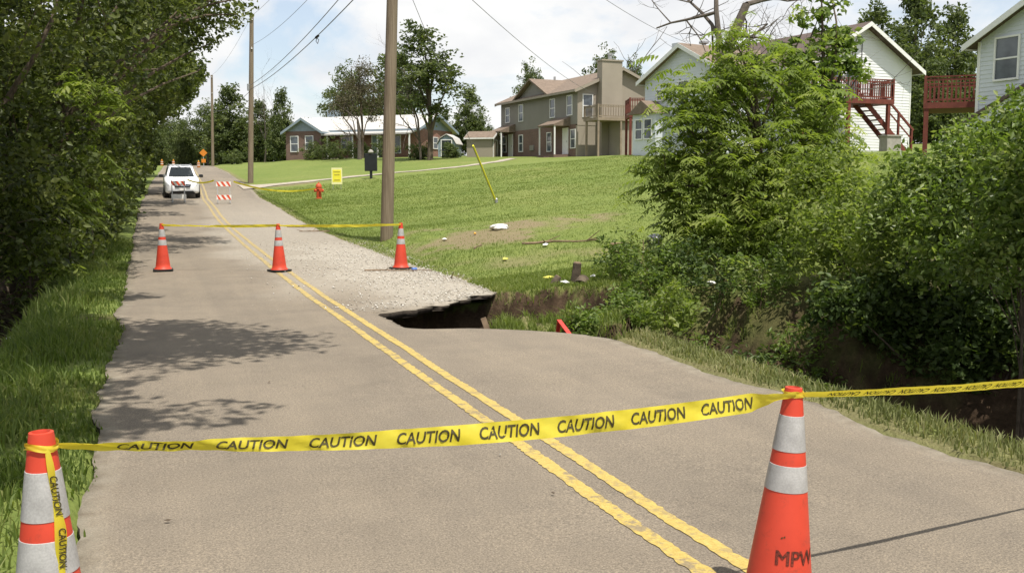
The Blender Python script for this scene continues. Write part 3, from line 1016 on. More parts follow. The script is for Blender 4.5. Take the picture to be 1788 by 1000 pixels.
MB().prism([(-.1, -1.25, 2.45), (2.5, -1.25, 2.45), (1.2, -1.25, 3.25)], (0, 1.2, 0)).build("bay_roof", M['shingle'], h2)
ch_ = MB().box(1.0, 1.55, 1.2, 1.8, 5.0, 6.75).build("chimney", M['siding_white_shade'], h2)
MB().lathe([(.13, 5.2), (.13, 6.65), (.3, 6.7), (.3, 6.8), (0, 6.92)], 12, (2.3, 2.6, 0)).build("vent", M['steel'], h2)

# --- white lap-sided house with red deck and stair
h3 = empty("lap_sided_house", (33.7, 44.5, 3.3), math.atan2(.93, 7.7), "bright white lap-sided gable house with red deck and stair on its wall", "house")
W3 = 7.75
gable_box(h3, 0, W3, 0.0, 9, -1, 5.0, 7.15, 'y', M['siding_white'])
lap_wall(h3, 0, W3, 0.0, -.2, 5.0, 7.15, W3 / 2, .16, M['siding_white'])
gable_roof(h3, 0, W3, 0, 9, 5.0, 7.15, M['shingle_dark'], 'y', .55)
MB().box(W3 - .06, W3 + .035, -.035, .06, -.2, 5.0).build("corner_board", M['trim_white'], h3)
window(h3, 1.2, 2.1, 3.3, 4.6, y=-.022)
door(h3, 2.6, 3.5, 2.85, 4.9, y=-.022, mat=M['window'])
MB().box(3.75, 3.79, -.06, -.02, 3.0, 6.4).build("cable_conduit", M['wire'], h3)

d3 = empty("timber_deck", (31.0, 41.55, 3.3), 0, "dark red timber deck with stair on the bright white lap-sided house", "deck")
MB().box(0, 5.85, 0, 2.9, 2.55, 2.8).build("platform", M['deck_red'], d3)
for xx in (.15, 3.0, 5.55):
    MB().box(xx - .085, xx + .085, .02, .19, -.6, 2.55).build("post", M['deck_red'], d3)
railing(d3, (.05, .06, 2.8), (5.8, .06, 2.8), 1.0, .15, M['deck_red'])
railing(d3, (5.8, .1, 2.8), (5.8, 2.8, 2.8), 1.0, .15, M['deck_red'])
for yy in (.35, 1.3):
    MB().bar((4.35, yy, 2.6), (7.15, yy, 0.0), .05, .26).build("stringer", M['deck_red'], d3)
base = None
for k in range(11):
    xx, zz = 4.5 + k * .255, 2.5 - k * .237
    if base is None:
        q = base = MB().box(-.02, .27, .38, 1.27, -.045, 0).build("tread", M['deck_red'], d3)
    else:
        q = base.copy()
        col.objects.link(q)
    q.location = (xx, 0, zz)
hr = MB().bar((5.75, .32, 2.75), (7.45, .32, 1.25), .08, .11).build("handrail", M['deck_red'], d3)
MB().bar((5.75, .32, 2.2), (7.3, .32, .85), .04, .07).build("lower_rail", M['deck_red'], hr)
for xx, zz in ((6.45, .65), (7.35, -.2)):
    MB().box(xx - .05, xx + .05, .27, .37, zz, zz + 1.45).build("newel", M['deck_red'], hr)


def patio_chair(x, y, z, rz, label):
    c_ = empty("patio_chair", (x, y, z), rz, label, "chair", "white chairs on the red deck")
    MB().box(-.25, .25, -.25, .25, .38, .42).build("seat", M['trim_white'], c_)
    b_ = MB().box(-.25, .25, .23, .27, .42, .9).build("backrest", M['trim_white'], c_)
    for sx in (-.22, .22):
        for sy in (-.22, .22):
            MB().box(sx - .02, sx + .02, sy - .02, sy + .02, 0, .38).build("leg", M['trim_white'], c_)
        MB().box(sx - .03, sx + .03, -.25, .25, .6, .63).build("armrest", M['trim_white'], c_)


patio_chair(34.0, 42.9, 6.1, .6, "white patio chair on the red deck, nearer its left end")
patio_chair(35.9, 42.8, 6.1, -.9, "white patio chair on the red deck, by the corner above the stair")
ub = empty("utility_box", (36.1, 40.9, gh(36.1, 40.9)), 0, "grey utility box on the grass below the red deck stair", "utility box")
MB().box(-.45, .45, -.3, .3, -.1, .75).build("cabinet", M['concrete'], ub, bevel=.02)
MB().box(-.5, .5, -.35, .35, .75, .82).build("lid", M['concrete'], ub)

# --- white house at the right edge, with its deck
C4 = at(1704, 200, 37)
h4 = empty("gabled_house", (C4[0], C4[1], 2.6), -R(87), "white gabled house at the right edge with one tall double-hung window in view", "house")
W4, E4 = 9.0, 4.42
gable_box(h4, 0, W4, 0, 8, -1, E4, E4 + 2.25, 'y', M['siding_white_shade'])
lap_wall(h4, 0, W4, 0, 0, E4, E4 + 2.25, W4 / 2, .16, M['siding_white_shade'])
gable_roof(h4, 0, W4, 0, 8, E4, E4 + 2.25, M['shingle_dark'], 'y', .42)
window(h4, .8, 1.75, 2.95, 4.42, y=-.022)
MB().box(-.03, .1, -.035, .06, 0, E4).build("corner_board", M['trim_white'], h4)
ch_ = MB().box(.75, 3.1, 1.6, 2.9, 5.0, 7.8).build("chimney", M['siding_white'], h4)
lap_wall(ch_, .75, 3.1, 1.6, 5.0, 7.8, None, None, .16, M['siding_white'])
MB().prism([(0.0, -.7, 1.35), (2.6, -.7, 2.5), (2.6, -.7, 2.64), (0.0, -.7, 1.49)], (0, .66, 0)).build("porch_roof", M['shingle_dark'], h4)
MB().prism([(0.15, -.6, 0), (2.6, -.6, 0), (2.6, -.6, 2.48), (0.15, -.6, 1.4)], (0, .56, 0)).build("porch_wall", M['siding_white_shade'], h4)

D4 = at(1612, 190, 39.5)
d4 = empty("timber_deck", (D4[0], D4[1], 2.7), -R(43), "dark red raised deck left of the white house at the right edge", "deck")
dz = D4[2] - 2.7
MB().box(0, 2.2, 0, 3.2, dz, dz + .24).build("platform", M['deck_red'], d4)
for xx in (.12, 2.08):
    for yy in (.12, 3.05):
        MB().box(xx - .09, xx + .09, yy - .09, yy + .09, -.6, dz).build("post", M['deck_red'], d4)
railing(d4, (.05, .05, dz + .24), (2.15, .05, dz + .24), 1.02, .16, M['deck_red'])
railing(d4, (.05, .1, dz + .24), (.05, 3.1, dz + .24), 1.02, .16, M['deck_red'])
railing(d4, (.1, 3.15, dz + .24), (2.15, 3.15, dz + .24), 1.02, .16, M['deck_red'])

# --- brick ranch house with white metal roof
FL, FR = at(518, 275, 96), at(728, 273, 91)
rr = math.atan2(FR[1] - FL[1], FR[0] - FL[0])
LR = float(np.hypot(*(FR - FL)[:2]))
WR = 7.6
hr_ = empty("ranch_house", (FL[0], FL[1], 4.1), rr, "long low brick ranch house with white metal roof and blue-grey gables", "house")
MB().box(0, LR, 0, WR, -.8, 2.75).build("brick_wall", M['brick_red'], hr_)
MB().prism([(.02, 0, 2.75), (.02, WR, 2.75), (.02, WR / 2, 4.15)], (LR - .04, 0, 0)).build("gable", M['gable_blue'], hr_)
gable_roof(hr_, 0, LR, 0, WR, 2.75, 4.15, M['metal_roof'], 'x', .5, fascia=M['gable_blue'])
# projecting wing with its own front gable
MB().box(-.1, 3.9, -1.6, .5, -.8, 2.6).build("wing_wall", M['brick_brown'], hr_)
MB().prism([(-.1, -1.58, 2.6), (3.9, -1.58, 2.6), (1.9, -1.58, 3.75)], (0, 2.2, 0)).build("wing_gable", M['gable_blue'], hr_)
gable_roof(hr_, -.1, 3.9, -1.6, 3.0, 2.6, 3.75, M['metal_roof'], 'y', .35, name="wing_roof", fascia=M['gable_blue'])
window(hr_, .5, 1.3, .7, 2.1, y=-1.6)
window(hr_, 2.2, 3.0, .9, 2.1, y=-1.6)
for xx in (4.4, 7.2, 9.9, LR - .1):
    MB().box(xx - .06, xx + .06, -1.35, -1.23, -.3, 2.3).build("porch_post", M['trim_white'], hr_)
MB().prism([(3.9, -1.6, 2.15), (3.9, 0, 2.45), (3.9, 0, 2.6), (3.9, -1.6, 2.3)], (LR - 3.9, 0, 0)).build("porch_roof", M['metal_roof'], hr_)
MB().box(3.9, LR, -1.5, 0, -.8, 0).build("porch_slab", M['concrete'], hr_)
window(hr_, 5.2, 6.4, .8, 2.1, y=0)
door(hr_, 8.6, 9.5, 0, 2.1, mat=M['gable_blue'])
window(hr_, 10.3, 11.6, .5, 2.1, y=0, bars=0)
window(hr_, 3.4, 4.3, 1.0, 2.0, y=LR, axis='x', sign=1)
ch_ = MB().box(.9, 1.9, 4.2, 5.2, 2.9, 4.95).build("chimney", M['gable_blue'], hr_)

# --- little gambrel shed
S0 = at(765, 274, 88)
sh_ = empty("gambrel_shed", (S0[0], S0[1], gh(S0[0], S0[1])), -R(32), "little pale blue shed with white barn-shaped roof beside the brick ranch house", "shed")
MB().prism([(0, 0, -.3), (1.6, 0, -.3), (1.6, 0, 1.2), (1.35, 0, 1.65), (.8, 0, 1.95), (.25, 0, 1.65), (0, 0, 1.2)], (0, 2.2, 0)).build("wall", M['gable_blue'], sh_)
rf = MB()
pr = [(-.12, 1.15), (.2, 1.7), (.8, 2.02), (1.4, 1.7), (1.72, 1.15)]
for (a_, b_) in zip(pr[:-1], pr[1:]):
    rf.prism([(a_[0], -.12, a_[1]), (b_[0], -.12, b_[1]), (b_[0], -.12, b_[1] + .06), (a_[0], -.12, a_[1] + .06)], (0, 2.45, 0))
rf.build("roof", M['metal_roof'], sh_)
door(sh_, .35, 1.25, -.1, 1.5, mat=M['glass'])

# --- tan garden shed
S1 = at(815, 273, 89)
sh2 = empty("garden_shed", (S1[0], S1[1], gh(S1[0], S1[1])), -R(36), "tan timber garden shed left of the townhouse", "shed")
gable_box(sh2, 0, 2.4, 0, 2.6, -.3, 1.75, 2.3, 'x', M['siding_tan'])
gable_roof(sh2, 0, 2.4, 0, 2.6, 1.75, 2.3, M['shingle'], 'x', .2, .08)
door(sh2, .4, 1.6, -.1, 1.5, y=2.4, mat=M['siding_tan'], axis='x', sign=1)

# ------------------------------------------------------------------ poles and wires
def utility_pole(name, base, top, r0, r1, label):
    b = Vector(base)
    o = empty(name, b, 0, label, "utility pole", "wooden utility poles along the road")
    v = Vector(top) - b
    MB().tube([v * -.04, v * .0, v * .3, v * .65, v], [r0 * 1.02, r0, r0 * .93, r0 * .83, r1], 20).build("shaft", M['pole'], o, smooth=True)
    return o, v


P1b = at(675, 397, 25)
P1 = Vector((P1b[0], P1b[1], gh(P1b[0], P1b[1])))
P1t = Vector((P1.x + .40, P1.y + .05, P1.z + 10.4))
o1, v1 = utility_pole("utility_pole", P1, P1t, .165, .12, "thick wooden utility pole nearest the camera, standing on the lawn edge")
P2b = at(437, 301, 60)
P2 = Vector((P2b[0], P2b[1], gh(P2b[0], P2b[1])))
P2t = Vector((P2.x + .34, P2.y, 11.85))
o2, v2 = utility_pole("utility_pole", P2, P2t, .17, .12, "middle wooden utility pole beside the driveway entrance")
P3b = at(371, 270, 112)
P3 = Vector((P3b[0], P3b[1], gh(P3b[0], P3b[1])))
P3t = Vector((P3.x + .2, P3.y, 14.0))
o3, v3 = utility_pole("utility_pole", P3, P3t, .17, .12, "farthest thin wooden utility pole before the distant trees")
MB().box(-.06, .06, -.3, -.1, 5.6, 6.0).build("transformer_bracket", M['steel'], o2)
for o_, v_ in ((o1, v1), (o2, v2), (o3, v3)):
    for k, zz in enumerate((.97, .80)):
        c_ = v_ * zz
        MB().lathe([(.03, 0), (.055, .03), (.035, .06), (.055, .09), (.02, .13)], 10, (c_.x, c_.y - .16, c_.z)).build("insulator", M['steel'], o_)


def wire(a, b, sag, r, label, name="power_line"):
    a, b = Vector(a), Vector(b)
    n = 24
    pts = []
    for i in range(n + 1):
        q = i / n
        p = a.lerp(b, q)
        p.z -= sag * 4 * q * (1 - q)
        pts.append(p)
    o = MB().tube([p - a for p in pts], r, 5).build(name, M['wire'], None)
    o.location = a
    return tag(o, label, "cable", "overhead lines")


wa1, wa2, wa3 = P1 + v1 * .665, P2 + v2 * .56, P3 + v3 * .62
wire(wa1 + Vector((-.13, 0, .0)), wa2 + Vector((-.12, 0, 0)), .35, .016, "lowest thick overhead cable from the near pole to the middle pole")
wire(wa1 + Vector((-.13, 0, .55)), wa2 + Vector((-.12, 0, .25)), .4, .014, "second overhead cable just above the lowest one, near pole to middle pole")
wire(P1 + v1 * .80 + Vector((-.16, 0, 0)), P2 + v2 * .82 + Vector((-.12, 0, 0)), .5, .009, "thin overhead wire slanting from near pole to upper middle pole")
wire(P1 + v1 * .97 + Vector((-.16, 0, 0)), P2t, .5, .008, "topmost thin overhead wire reaching the top of the middle pole")
wire(wa2, wa3, .5, .016, "overhead cable running on from middle pole to the farthest pole")
wire(P2t, P3t, .5, .008, "thin top wire from the middle pole to the farthest pole")
wire(P1 + v1 * .74 + Vector((.14, 0, 0)), at(1040, 165, 78), .5, .012, "service drop slanting down right from the near pole to the townhouse")
wire(P1 + v1 * .95 + Vector((.14, 0, 0)), at(1200, 75, 60), .6, .012, "service drop from the near pole across the sky to the white house")
wire(P1 + v1 * .97 + Vector((0, -.14, 0)), Vector((5.6, -20, 9.8)), .4, .008, "overhead wire running back from the near pole above the road")
# hanging splice bundle
sp = at(547, 97, 35)
tq = max(0, min(1, (sp[1] - wa1.y) / (wa2.y - wa1.y)))
spp = (wa1 + Vector((-.13, 0, 0))).lerp(wa2 + Vector((-.12, 0, 0)), tq)
spp.z -= .35 * 4 * tq * (1 - tq)
spo = empty("cable_splice", spp, 0, "small dark splice hanging on the overhead cable between the poles", "splice")
MB().tube([(0, -.25, -.02), (0, .25, -.02)], .045, 8).build("sleeve", M['rubber'], spo)
MB().tube([(0, -.2, -.02), (-.06, -.1, -.2), (.02, .02, -.26), (.08, .12, -.1), (0, .2, -.02)], .012, 5).build("loop", M['rubber'], spo)

# guy wire with its yellow guard
ga = Vector(at(867, 352, 33))
ga.z = gh(ga.x, ga.y)
gt = P1 + v1 * .69
gd = (gt - ga)
go = empty("guy_wire", ga, 0, "yellow guy-wire guard slanting up from the lawn behind the near pole", "guy wire")
MB().tube([(0, 0, -.1), gd * .999], .008, 5).build("strand", M['wire'], go)
g1_ = Vector(at(815, 222, 29.5)) - ga
k = g1_.length
gu = gd.normalized()
MB().tube([gu * .2, gu * 3.0], .034, 8).build("guard", M['sign_yellow'], go)
MB().lathe([(.05, -.15), (.05, .12), (.02, .16)], 8).build("anchor", M['steel'], go)

# ------------------------------------------------------------------ trees and shrubs
def leaf_arrays(cen, size, seed, aspect=0.5, droop=0.35, up=0.6):
    """folded two-triangle leaves at points cen"""
    r = np.random.default_rng(seed)
    n = len(cen)
    a = r.normal(size=(n, 3))
    a[:, 2] = a[:, 2] * 0.6 - droop
    a /= np.linalg.norm(a, axis=1)[:, None]
    nn = r.normal(size=(n, 3)) * 0.7
    nn[:, 2] += up
    b = np.cross(nn, a)
    b /= np.linalg.norm(b, axis=1)[:, None] + 1e-9
    nrm = np.cross(a, b)
    s = (size * (0.65 + 0.7 * r.random(n)))[:, None]
    w = s * aspect * 0.5
    v = np.empty((n, 4, 3))
    v[:, 0] = cen - a * s * 0.5
    v[:, 1] = cen + b * w + nrm * w * 0.35
    v[:, 2] = cen + a * s * 0.5 - nrm * s * 0.08
    v[:, 3] = cen - b * w + nrm * w * 0.35
    f = np.empty((n, 2, 3), dtype=np.int64)
    i = np.arange(n) * 4
    f[:, 0] = np.c_[i, i + 1, i + 2]
    f[:, 1] = np.c_[i, i + 2, i + 3]
    return v.reshape(-1, 3), f.reshape(-1, 3)


def frond_arrays(base, seed, length=0.5, pairs=8, up=0.35):
    """pinnate fronds: drooping rachis with paired leaflets"""
    r = np.random.default_rng(seed)
    n = len(base)
    az = r.random(n) * 2 * math.pi
    d = np.c_[np.cos(az), np.sin(az), up + 0.45 * r.normal(size=n)]
    d /= np.linalg.norm(d, axis=1)[:, None]
    side = np.c_[-np.sin(az), np.cos(az), np.zeros(n)]
    L = length * (0.6 + 0.7 * r.random(n))
    V, Fc = [], []
    k = 0
    for j in range(pairs):
        q = (j + 1.2) / (pairs + 0.7)
        c0 = base + d * (L * q)[:, None]
        c0[:, 2] -= L * 0.6 * q * q
        ll = (L * 0.30 * math.sin(math.pi * (0.18 + 0.72 * q)) + 0.02)[:, None]
        for sg in (-1, 1):
            a = side * sg * 0.93 + d * 0.32
            a[:, 2] -= 0.50 + 0.25 * r.normal(size=n)
            a /= np.linalg.norm(a, axis=1)[:, None]
            wv = np.cross(a, np.array([0, 0, 1.0]))
            wv /= np.linalg.norm(wv, axis=1)[:, None] + 1e-9
            w = ll * 0.17
            vv = np.empty((n, 4, 3))
            vv[:, 0] = c0
            vv[:, 1] = c0 + a * ll * .45 + wv * w
            vv[:, 2] = c0 + a * ll
            vv[:, 2, 2] -= ll[:, 0] * .12
            vv[:, 3] = c0 + a * ll * .45 - wv * w
            i = k + np.arange(n) * 4
            V.append(vv.reshape(-1, 3))
            Fc.append(np.stack([np.c_[i, i + 1, i + 2], np.c_[i, i + 2, i + 3]], 1).reshape(-1, 3))
            k += n * 4
    tone = np.repeat(np.clip(r.normal(0.5, .2, n), 0, 1), 2)
    return np.concatenate(V), np.concatenate(Fc), np.tile(tone, pairs * 2)


def clump_points(lobes, n, seed, shell=0.45, clip=None):
    r = np.random.default_rng(seed)
    C = np.array([l[0] for l in lobes], float)
    Rr = np.array([(l[1] if hasattr(l[1], '__len__') else (l[1],) * 3) for l in lobes], float)
    vol = np.prod(Rr, axis=1) ** 0.75
    k = r.choice(len(lobes), size=n * 2, p=vol / vol.sum())
    d = r.normal(size=(n * 2, 3))
    d /= np.linalg.norm(d, axis=1)[:, None]
    p = C[k] + d * (r.random(n * 2) ** shell)[:, None] * Rr[k]
    if clip is not None:
        keep = clip(p)
        p, k = p[keep], k[keep]
    return p[:n], k[:n]


def limb_path(a, b, r, bow=0.12, n=5):
    a, b = Vector(a), Vector(b)
    L = (b - a).length
    o = Vector(r.normal(size=3)) * L * bow * 0.5
    pts = []
    for i in range(n + 1):
        q = i / n
        p = a.lerp(b, q) + o * math.sin(math.pi * q) + Vector((0, 0, L * bow * math.sin(math.pi * q)))
        pts.append(p)
    return pts


def tree(name, label, cat, base, lobes, clumps=140, per=60, leaf=0.1, clump_r=0.45, mat='leaf_wood', bark='bark', trunk_r=0.14, seed=1,
         group=None, clip=None, fronds=0, flen=0.5, twigs=0.5, shell=0.45, aspect=0.5, trunk_top=None, leafmin=None, multi=1, droop=0.35):
    r = np.random.default_rng(seed)
    base = np.asarray(base, float)
    root = empty(name, base, 0, label, cat, group)
    L = [((np.asarray(c, float) - base), rad) for c, rad in lobes]
    C = np.array([l[0] for l in L])
    top = np.array(trunk_top) - base if trunk_top is not None else np.array([C[:, 0].mean() * .8, C[:, 1].mean() * .8, C[:, 2].max() * .92])
    cl = (lambda p: clip(p + base)) if clip else None
    pts, own = clump_points(L, clumps, seed, shell, cl)
    wood = MB()
    for mm in range(multi):
        off = Vector((0, 0, 0)) if multi == 1 else Vector((r.normal() * .15, r.normal() * .15, 0))
        tt_ = Vector(top) if multi == 1 else Vector(C[mm % len(C)] * np.array([1, 1, 1.0]))
        tp = limb_path(Vector((0, 0, -.3)) + off, tt_, r, 0.05, 8)
        wood.tube(tp, [trunk_r * (1.25 if i == 0 else 1.0) * (1 - .85 * i / 8) for i in range(9)], 9)
        if mm == 0:
            spine = tp
    for c in C:
        if cl is not None and not cl(np.array([c]))[0]:
            continue
        zt = min(max(c[2] * (0.35 + 0.2 * r.random()), 0.2), top[2] * .95)
        st = min(spine, key=lambda p: abs(p.z - zt))
        lr = trunk_r * 0.42
        wood.tube(limb_path(st, c, r, 0.12, 5), [lr * (1 - .8 * i / 5) for i in range(6)], 6)
    nt = int(len(pts) * twigs)
    for p, o_ in zip(pts[:nt], own[:nt]):
        st = Vector(C[o_]) * .75 + Vector(p) * .25
        if r.random() < .3:
            st = Vector(C[o_])
        wood.tube(limb_path(st, p, r, 0.15, 3), [trunk_r * .11, trunk_r * .08, trunk_r * .05, trunk_r * .03], 4, cap=False)
    wood.build("trunk", M[bark], root, smooth=True)
    V, Fc, T = [], [], []
    k = 0
    if per:
        cen = np.repeat(pts, per, axis=0)
        d = r.normal(size=cen.shape)
        d /= np.linalg.norm(d, axis=1)[:, None]
        cen = cen + d * (r.random(len(cen)) ** .5)[:, None] * clump_r * np.array([1, 1, .7]) * np.repeat(.6 + .8 * r.random(len(pts)), per)[:, None]
        kp = None
        if cl is not None:
            kp = cl(cen)
            cen = cen[kp]
        v, f = leaf_arrays(cen, leaf, seed + 1, aspect, droop)
        ctone = np.repeat(r.normal(0, .22, len(pts)), per)
        if kp is not None:
            ctone = ctone[kp]
        tn = np.repeat(np.clip(r.normal(.48, .17, len(cen)) + ctone, 0, 1), 2)
        V.append(v)
        Fc.append(f)
        T.append(tn)
        k = len(v)
    if fronds:
        fb = np.repeat(pts, fronds, axis=0) + r.normal(size=(len(pts) * fronds, 3)) * clump_r * .6
        if cl is not None:
            fb = fb[cl(fb)]
        v, f, tn = frond_arrays(fb, seed + 2, flen)
        V.append(v)
        Fc.append(f + k)
        T.append(tn)
    me = fast_mesh("crown", np.concatenate(V), np.concatenate(Fc), tone=np.concatenate(T))
    link("crown", me, M[mat], root)
    return root


def place(proto, loc, h, rz, label, group, wide=1.0):
    """stand a copy of a unit-height prototype tree"""
    o = copy_tree(proto) if proto["used"] else proto
    proto["used"] = 1
    o.location = loc
    o.rotation_euler = (0, 0, rz)
    o.scale = (h * wide, h * wide, h)
    if "used" in o and o is not proto:
        del o["used"]
    tag(o, label, "tree", group)
    return o


def unit_tree(name, lobes, clumps, per, leaf, clump_r, mat, seed, trunk_r=.022, bark='bark', shell=.5, twigs=.35):
    o = tree(name, "tree", "tree", (0, 0, 0), lobes, clumps, per, leaf, clump_r, mat, bark, trunk_r, seed, twigs=twigs, shell=shell)
    o["used"] = 0
    return o


# left roadside wood: crowns come down to the verge and reach over the left lane
LIM = [1.0]


def left_clip(p):
    lim = -0.75 + 0.45 * sstep(24, 34, p[:, 1]) + sh(p[:, 1]) + np.clip(p[:, 2] - 3.0 - zr(p[:, 1]), 0, 10) * 1.25
    lim = np.minimum(lim, LIM[0] + sh(p[:, 1])) + 0.45 * fbm(p[:, 0] * 0 + p[:, 2], p[:, 1], 0.8, 301)
    # open air around the photographer and along the near verge
    near = (p[:, 1] < 16.5 + 0.8 * np.sin(p[:, 2] * 2)) & (p[:, 2] < 4.7) & (p[:, 0] > -3.6)
    return (p[:, 0] < lim) & ~near


lw = [  # x, y, height, trunk radius, label
    (-3.4, 19.5, 9.5, .17, "dark leafy roadside tree whose low branches reach the left grass verge"),
    (-3.2, 24.5, 10.5, .18, "tall dark tree overhanging the left lane just past the cones"),
    (-3.3, 30.0, 10.5, .18, "dense tree at the left road edge, halfway to the parked car"),
    (-3.4, 36.5, 10.0, .17, "dense green tree at the left road edge shortly before the parked car"),
    (-3.4, 43.5, 10.0, .17, "green tree at the left road edge directly beside the parked car"),
    (-3.4, 52.0, 9.5, .17, "green tree at the left road edge just behind the parked car"),
    (-3.4, 62.0, 9.5, .17, "farther green tree on the left road edge beyond the parked car"),
    (-3.2, 74.0, 9.0, .17, "far tree on the left where the road narrows uphill"),
]
for i_, (x, y, h, tr_, lab) in enumerate(lw):
    x = x + float(sh(y)) + (0, 0, .3, .7, .9, .9, .8, .6)[i_]
    g = gh(x, y)
    LIM[0] = (.3, 2.5, .9, 1.7, 2.4, 2.7, 2.6, 2.2)[i_]
    lob = [((x + 2.2, y - .3, g + h * .70), (3.4, 3.0, h * .30)), ((x - .6, y, g + h * .45), (2.8, 2.8, h * .36)),
           ((x + 1.2, y + .5, g + h * .32), (1.9, 2.6, h * .30)), ((x + .6, y - 1.5, g + 1.9), (1.7, 2.0, 1.8)), ((x + 1.4, y + 1.8, g + 1.7), (1.3, 2.2, 1.6))]
    if i_ >= 4:
        lob.append(((x + 3.2, y, g + h * .62), (2.6, 3.0, h * .22)))
    if i_ == 1:
        for (qx, qy, qr, qd) in ((412, 25, 34, 23.5), (430, -5, 30, 23.0), (395, 85, 24, 24.0), (370, 75, 42, 24.5), (330, 40, 50, 24.5), (345, 125, 28, 27), (300, 120, 40, 25.5), (425, -30, 50, 23), (360, -20, 70, 24)):
            q = at(qx, qy, qd)
            lob.append((q, qr * qd / FPX))
    if i_ < 2:
        tree("roadside_tree", lab, "tree", (x, y, g), lob, 330 + 190 * i_, 62, .135, .5, 'leaf_wood', 'bark', tr_, 500 + i_, "trees along the left road edge", left_clip, twigs=.25, shell=.5, aspect=.55)
    else:
        big = 1 + .12 * i_
        tree("roadside_tree", lab, "tree", (x, y, g), lob, 260, 50, .15 * big, .6, 'leaf_wood', 'bark', tr_, 500 + i_, "trees along the left road edge", left_clip, twigs=.15, shell=.5, aspect=.6)

# near overhead canopy: its boughs hang over the left lane above the frame and throw the road shadows
def over_clip(p):
    y = p[:, 1] + 0.43 * (p[:, 2] - 7.0)
    lim = -0.6 + 1.0 * fbm(p[:, 0], p[:, 1], 0.9, 322) + 3.1 * np.exp(-np.abs((y - 8.3) / 2.0) ** 4) + 2.2 * np.exp(-((y - 4.75) / .75) ** 2)
    lim = lim + 1.2 * np.exp(-((y - 13.2) / 1.2) ** 2) * (fbm(p[:, 0], p[:, 1], 1.1, 331) > -.05)
    return (p[:, 0] < lim) & (p[:, 2] > 4.9 + 0.28 * np.clip(p[:, 1] - 8, 0, 9))


for i_, (x, y, lab) in enumerate(((-4.4, 3.5, "big shade tree on the left bank arching over the foreground lane"),
                                  (-4.6, 10.0, "big shade tree on the left bank whose boughs shadow the road near the hole"),
                                  (-4.6, 15.2, "shade tree on the left bank just before the leafy thicket"))):
    g = gh(x, y)
    lob = [((x + 2.9, y, g + 7.6), (3.0, 3.1, 1.5)), ((x + .6, y + .6, g + 8.6), (3.2, 3.2, 2.0)), ((x - 1.6, y - .5, g + 6.8), (2.6, 3.0, 2.4)), ((x + 4.6, y - 1.7, g + 7.2), (2.2, 2.2, .9)), ((x + 4.2, y + 1.4, g + 7.0), (2.2, 2.0, .9))]
    if i_ == 1:
        lob += [((1.0, 8.2, 7.2), (1.5, 1.9, .8)), ((-.4, 8.6, 7.4), (1.7, 2.0, .9)), ((.3, 7.6, 7.0), (1.7, 1.6, .8))]
    tree("shade_tree", lab, "tree", (x, y, g), lob, 420, 62, .15, .55, 'leaf_wood', 'bark', .22, 540 + i_, "shade trees on the left bank", over_clip, twigs=.3, shell=.6, aspect=.55, trunk_top=(x + .3, y, g + 9))

# wood behind them, so no sky shows through low down
for i_, (x, y, h, lab) in enumerate(((-7.5, 22, 10, "deeper woodland tree behind the left roadside tree with low branches"), (-8, 29, 11, "deeper woodland tree behind the tree overhanging the left lane"),
                                     (-8, 38, 11, "deeper woodland tree behind the trees opposite the parked car"), (-8, 50, 11, "deeper woodland tree behind the far left roadside trees"))):
    g = gh(x, y)
    lob = [((x, y, g + h * .6), (4.0, 4.2, h * .4)), ((x + 1.5, y, g + 2.6), (2.8, 3.6, 2.5))]
    tree("woodland_tree", lab, "tree", (x, y, g), lob, 190, 42, .26, .8, 'leaf_wood', 'bark', .2, 560 + i_, "woodland behind the left roadside", None, twigs=.1, shell=.5, aspect=.6)

# feathery saplings in front of the thicket
for i_, (px_p, d_, h, lab) in enumerate(((165, 21.0, 4.3, "bright feathery sapling in front of the dark left thicket"), (120, 20.0, 2.2, "short feathery sapling at the foot of the left thicket"), (55, 17.5, 2.4, "shaded feathery sapling at the left frame edge above the ditch"))):
    p = at(px_p, 470, d_)
    g = gh(p[0], p[1])
    lob = [((p[0], p[1], g + h * .8), (.7, .7, h * .2)), ((p[0] + .1, p[1], g + h * .5), (.65, .65, h * .2))]
    tree("sapling", lab, "sapling", (p[0], p[1], g), lob, 16, 0, .1, .3, 'leaf_bright', 'bark', .03, 580 + i_, "feathery saplings on the left", None, fronds=7, flen=.62, twigs=.6)

# big feathery tree on the creek bank
def bank_tree(name, label, base_px, lob_px, **kw):
    bx, by, bd = base_px
    b = at(bx, by, bd)
    lob = []
    for (x, y, rpx, d) in lob_px:
        lob.append((at(x, y, d), (rpx * d / FPX, rpx * d / FPX * .9, rpx * d / FPX)))
    return tree(name, label, kw.pop('cat', "tree"), (b[0], b[1], gh(b[0], b[1])), lob, **kw)


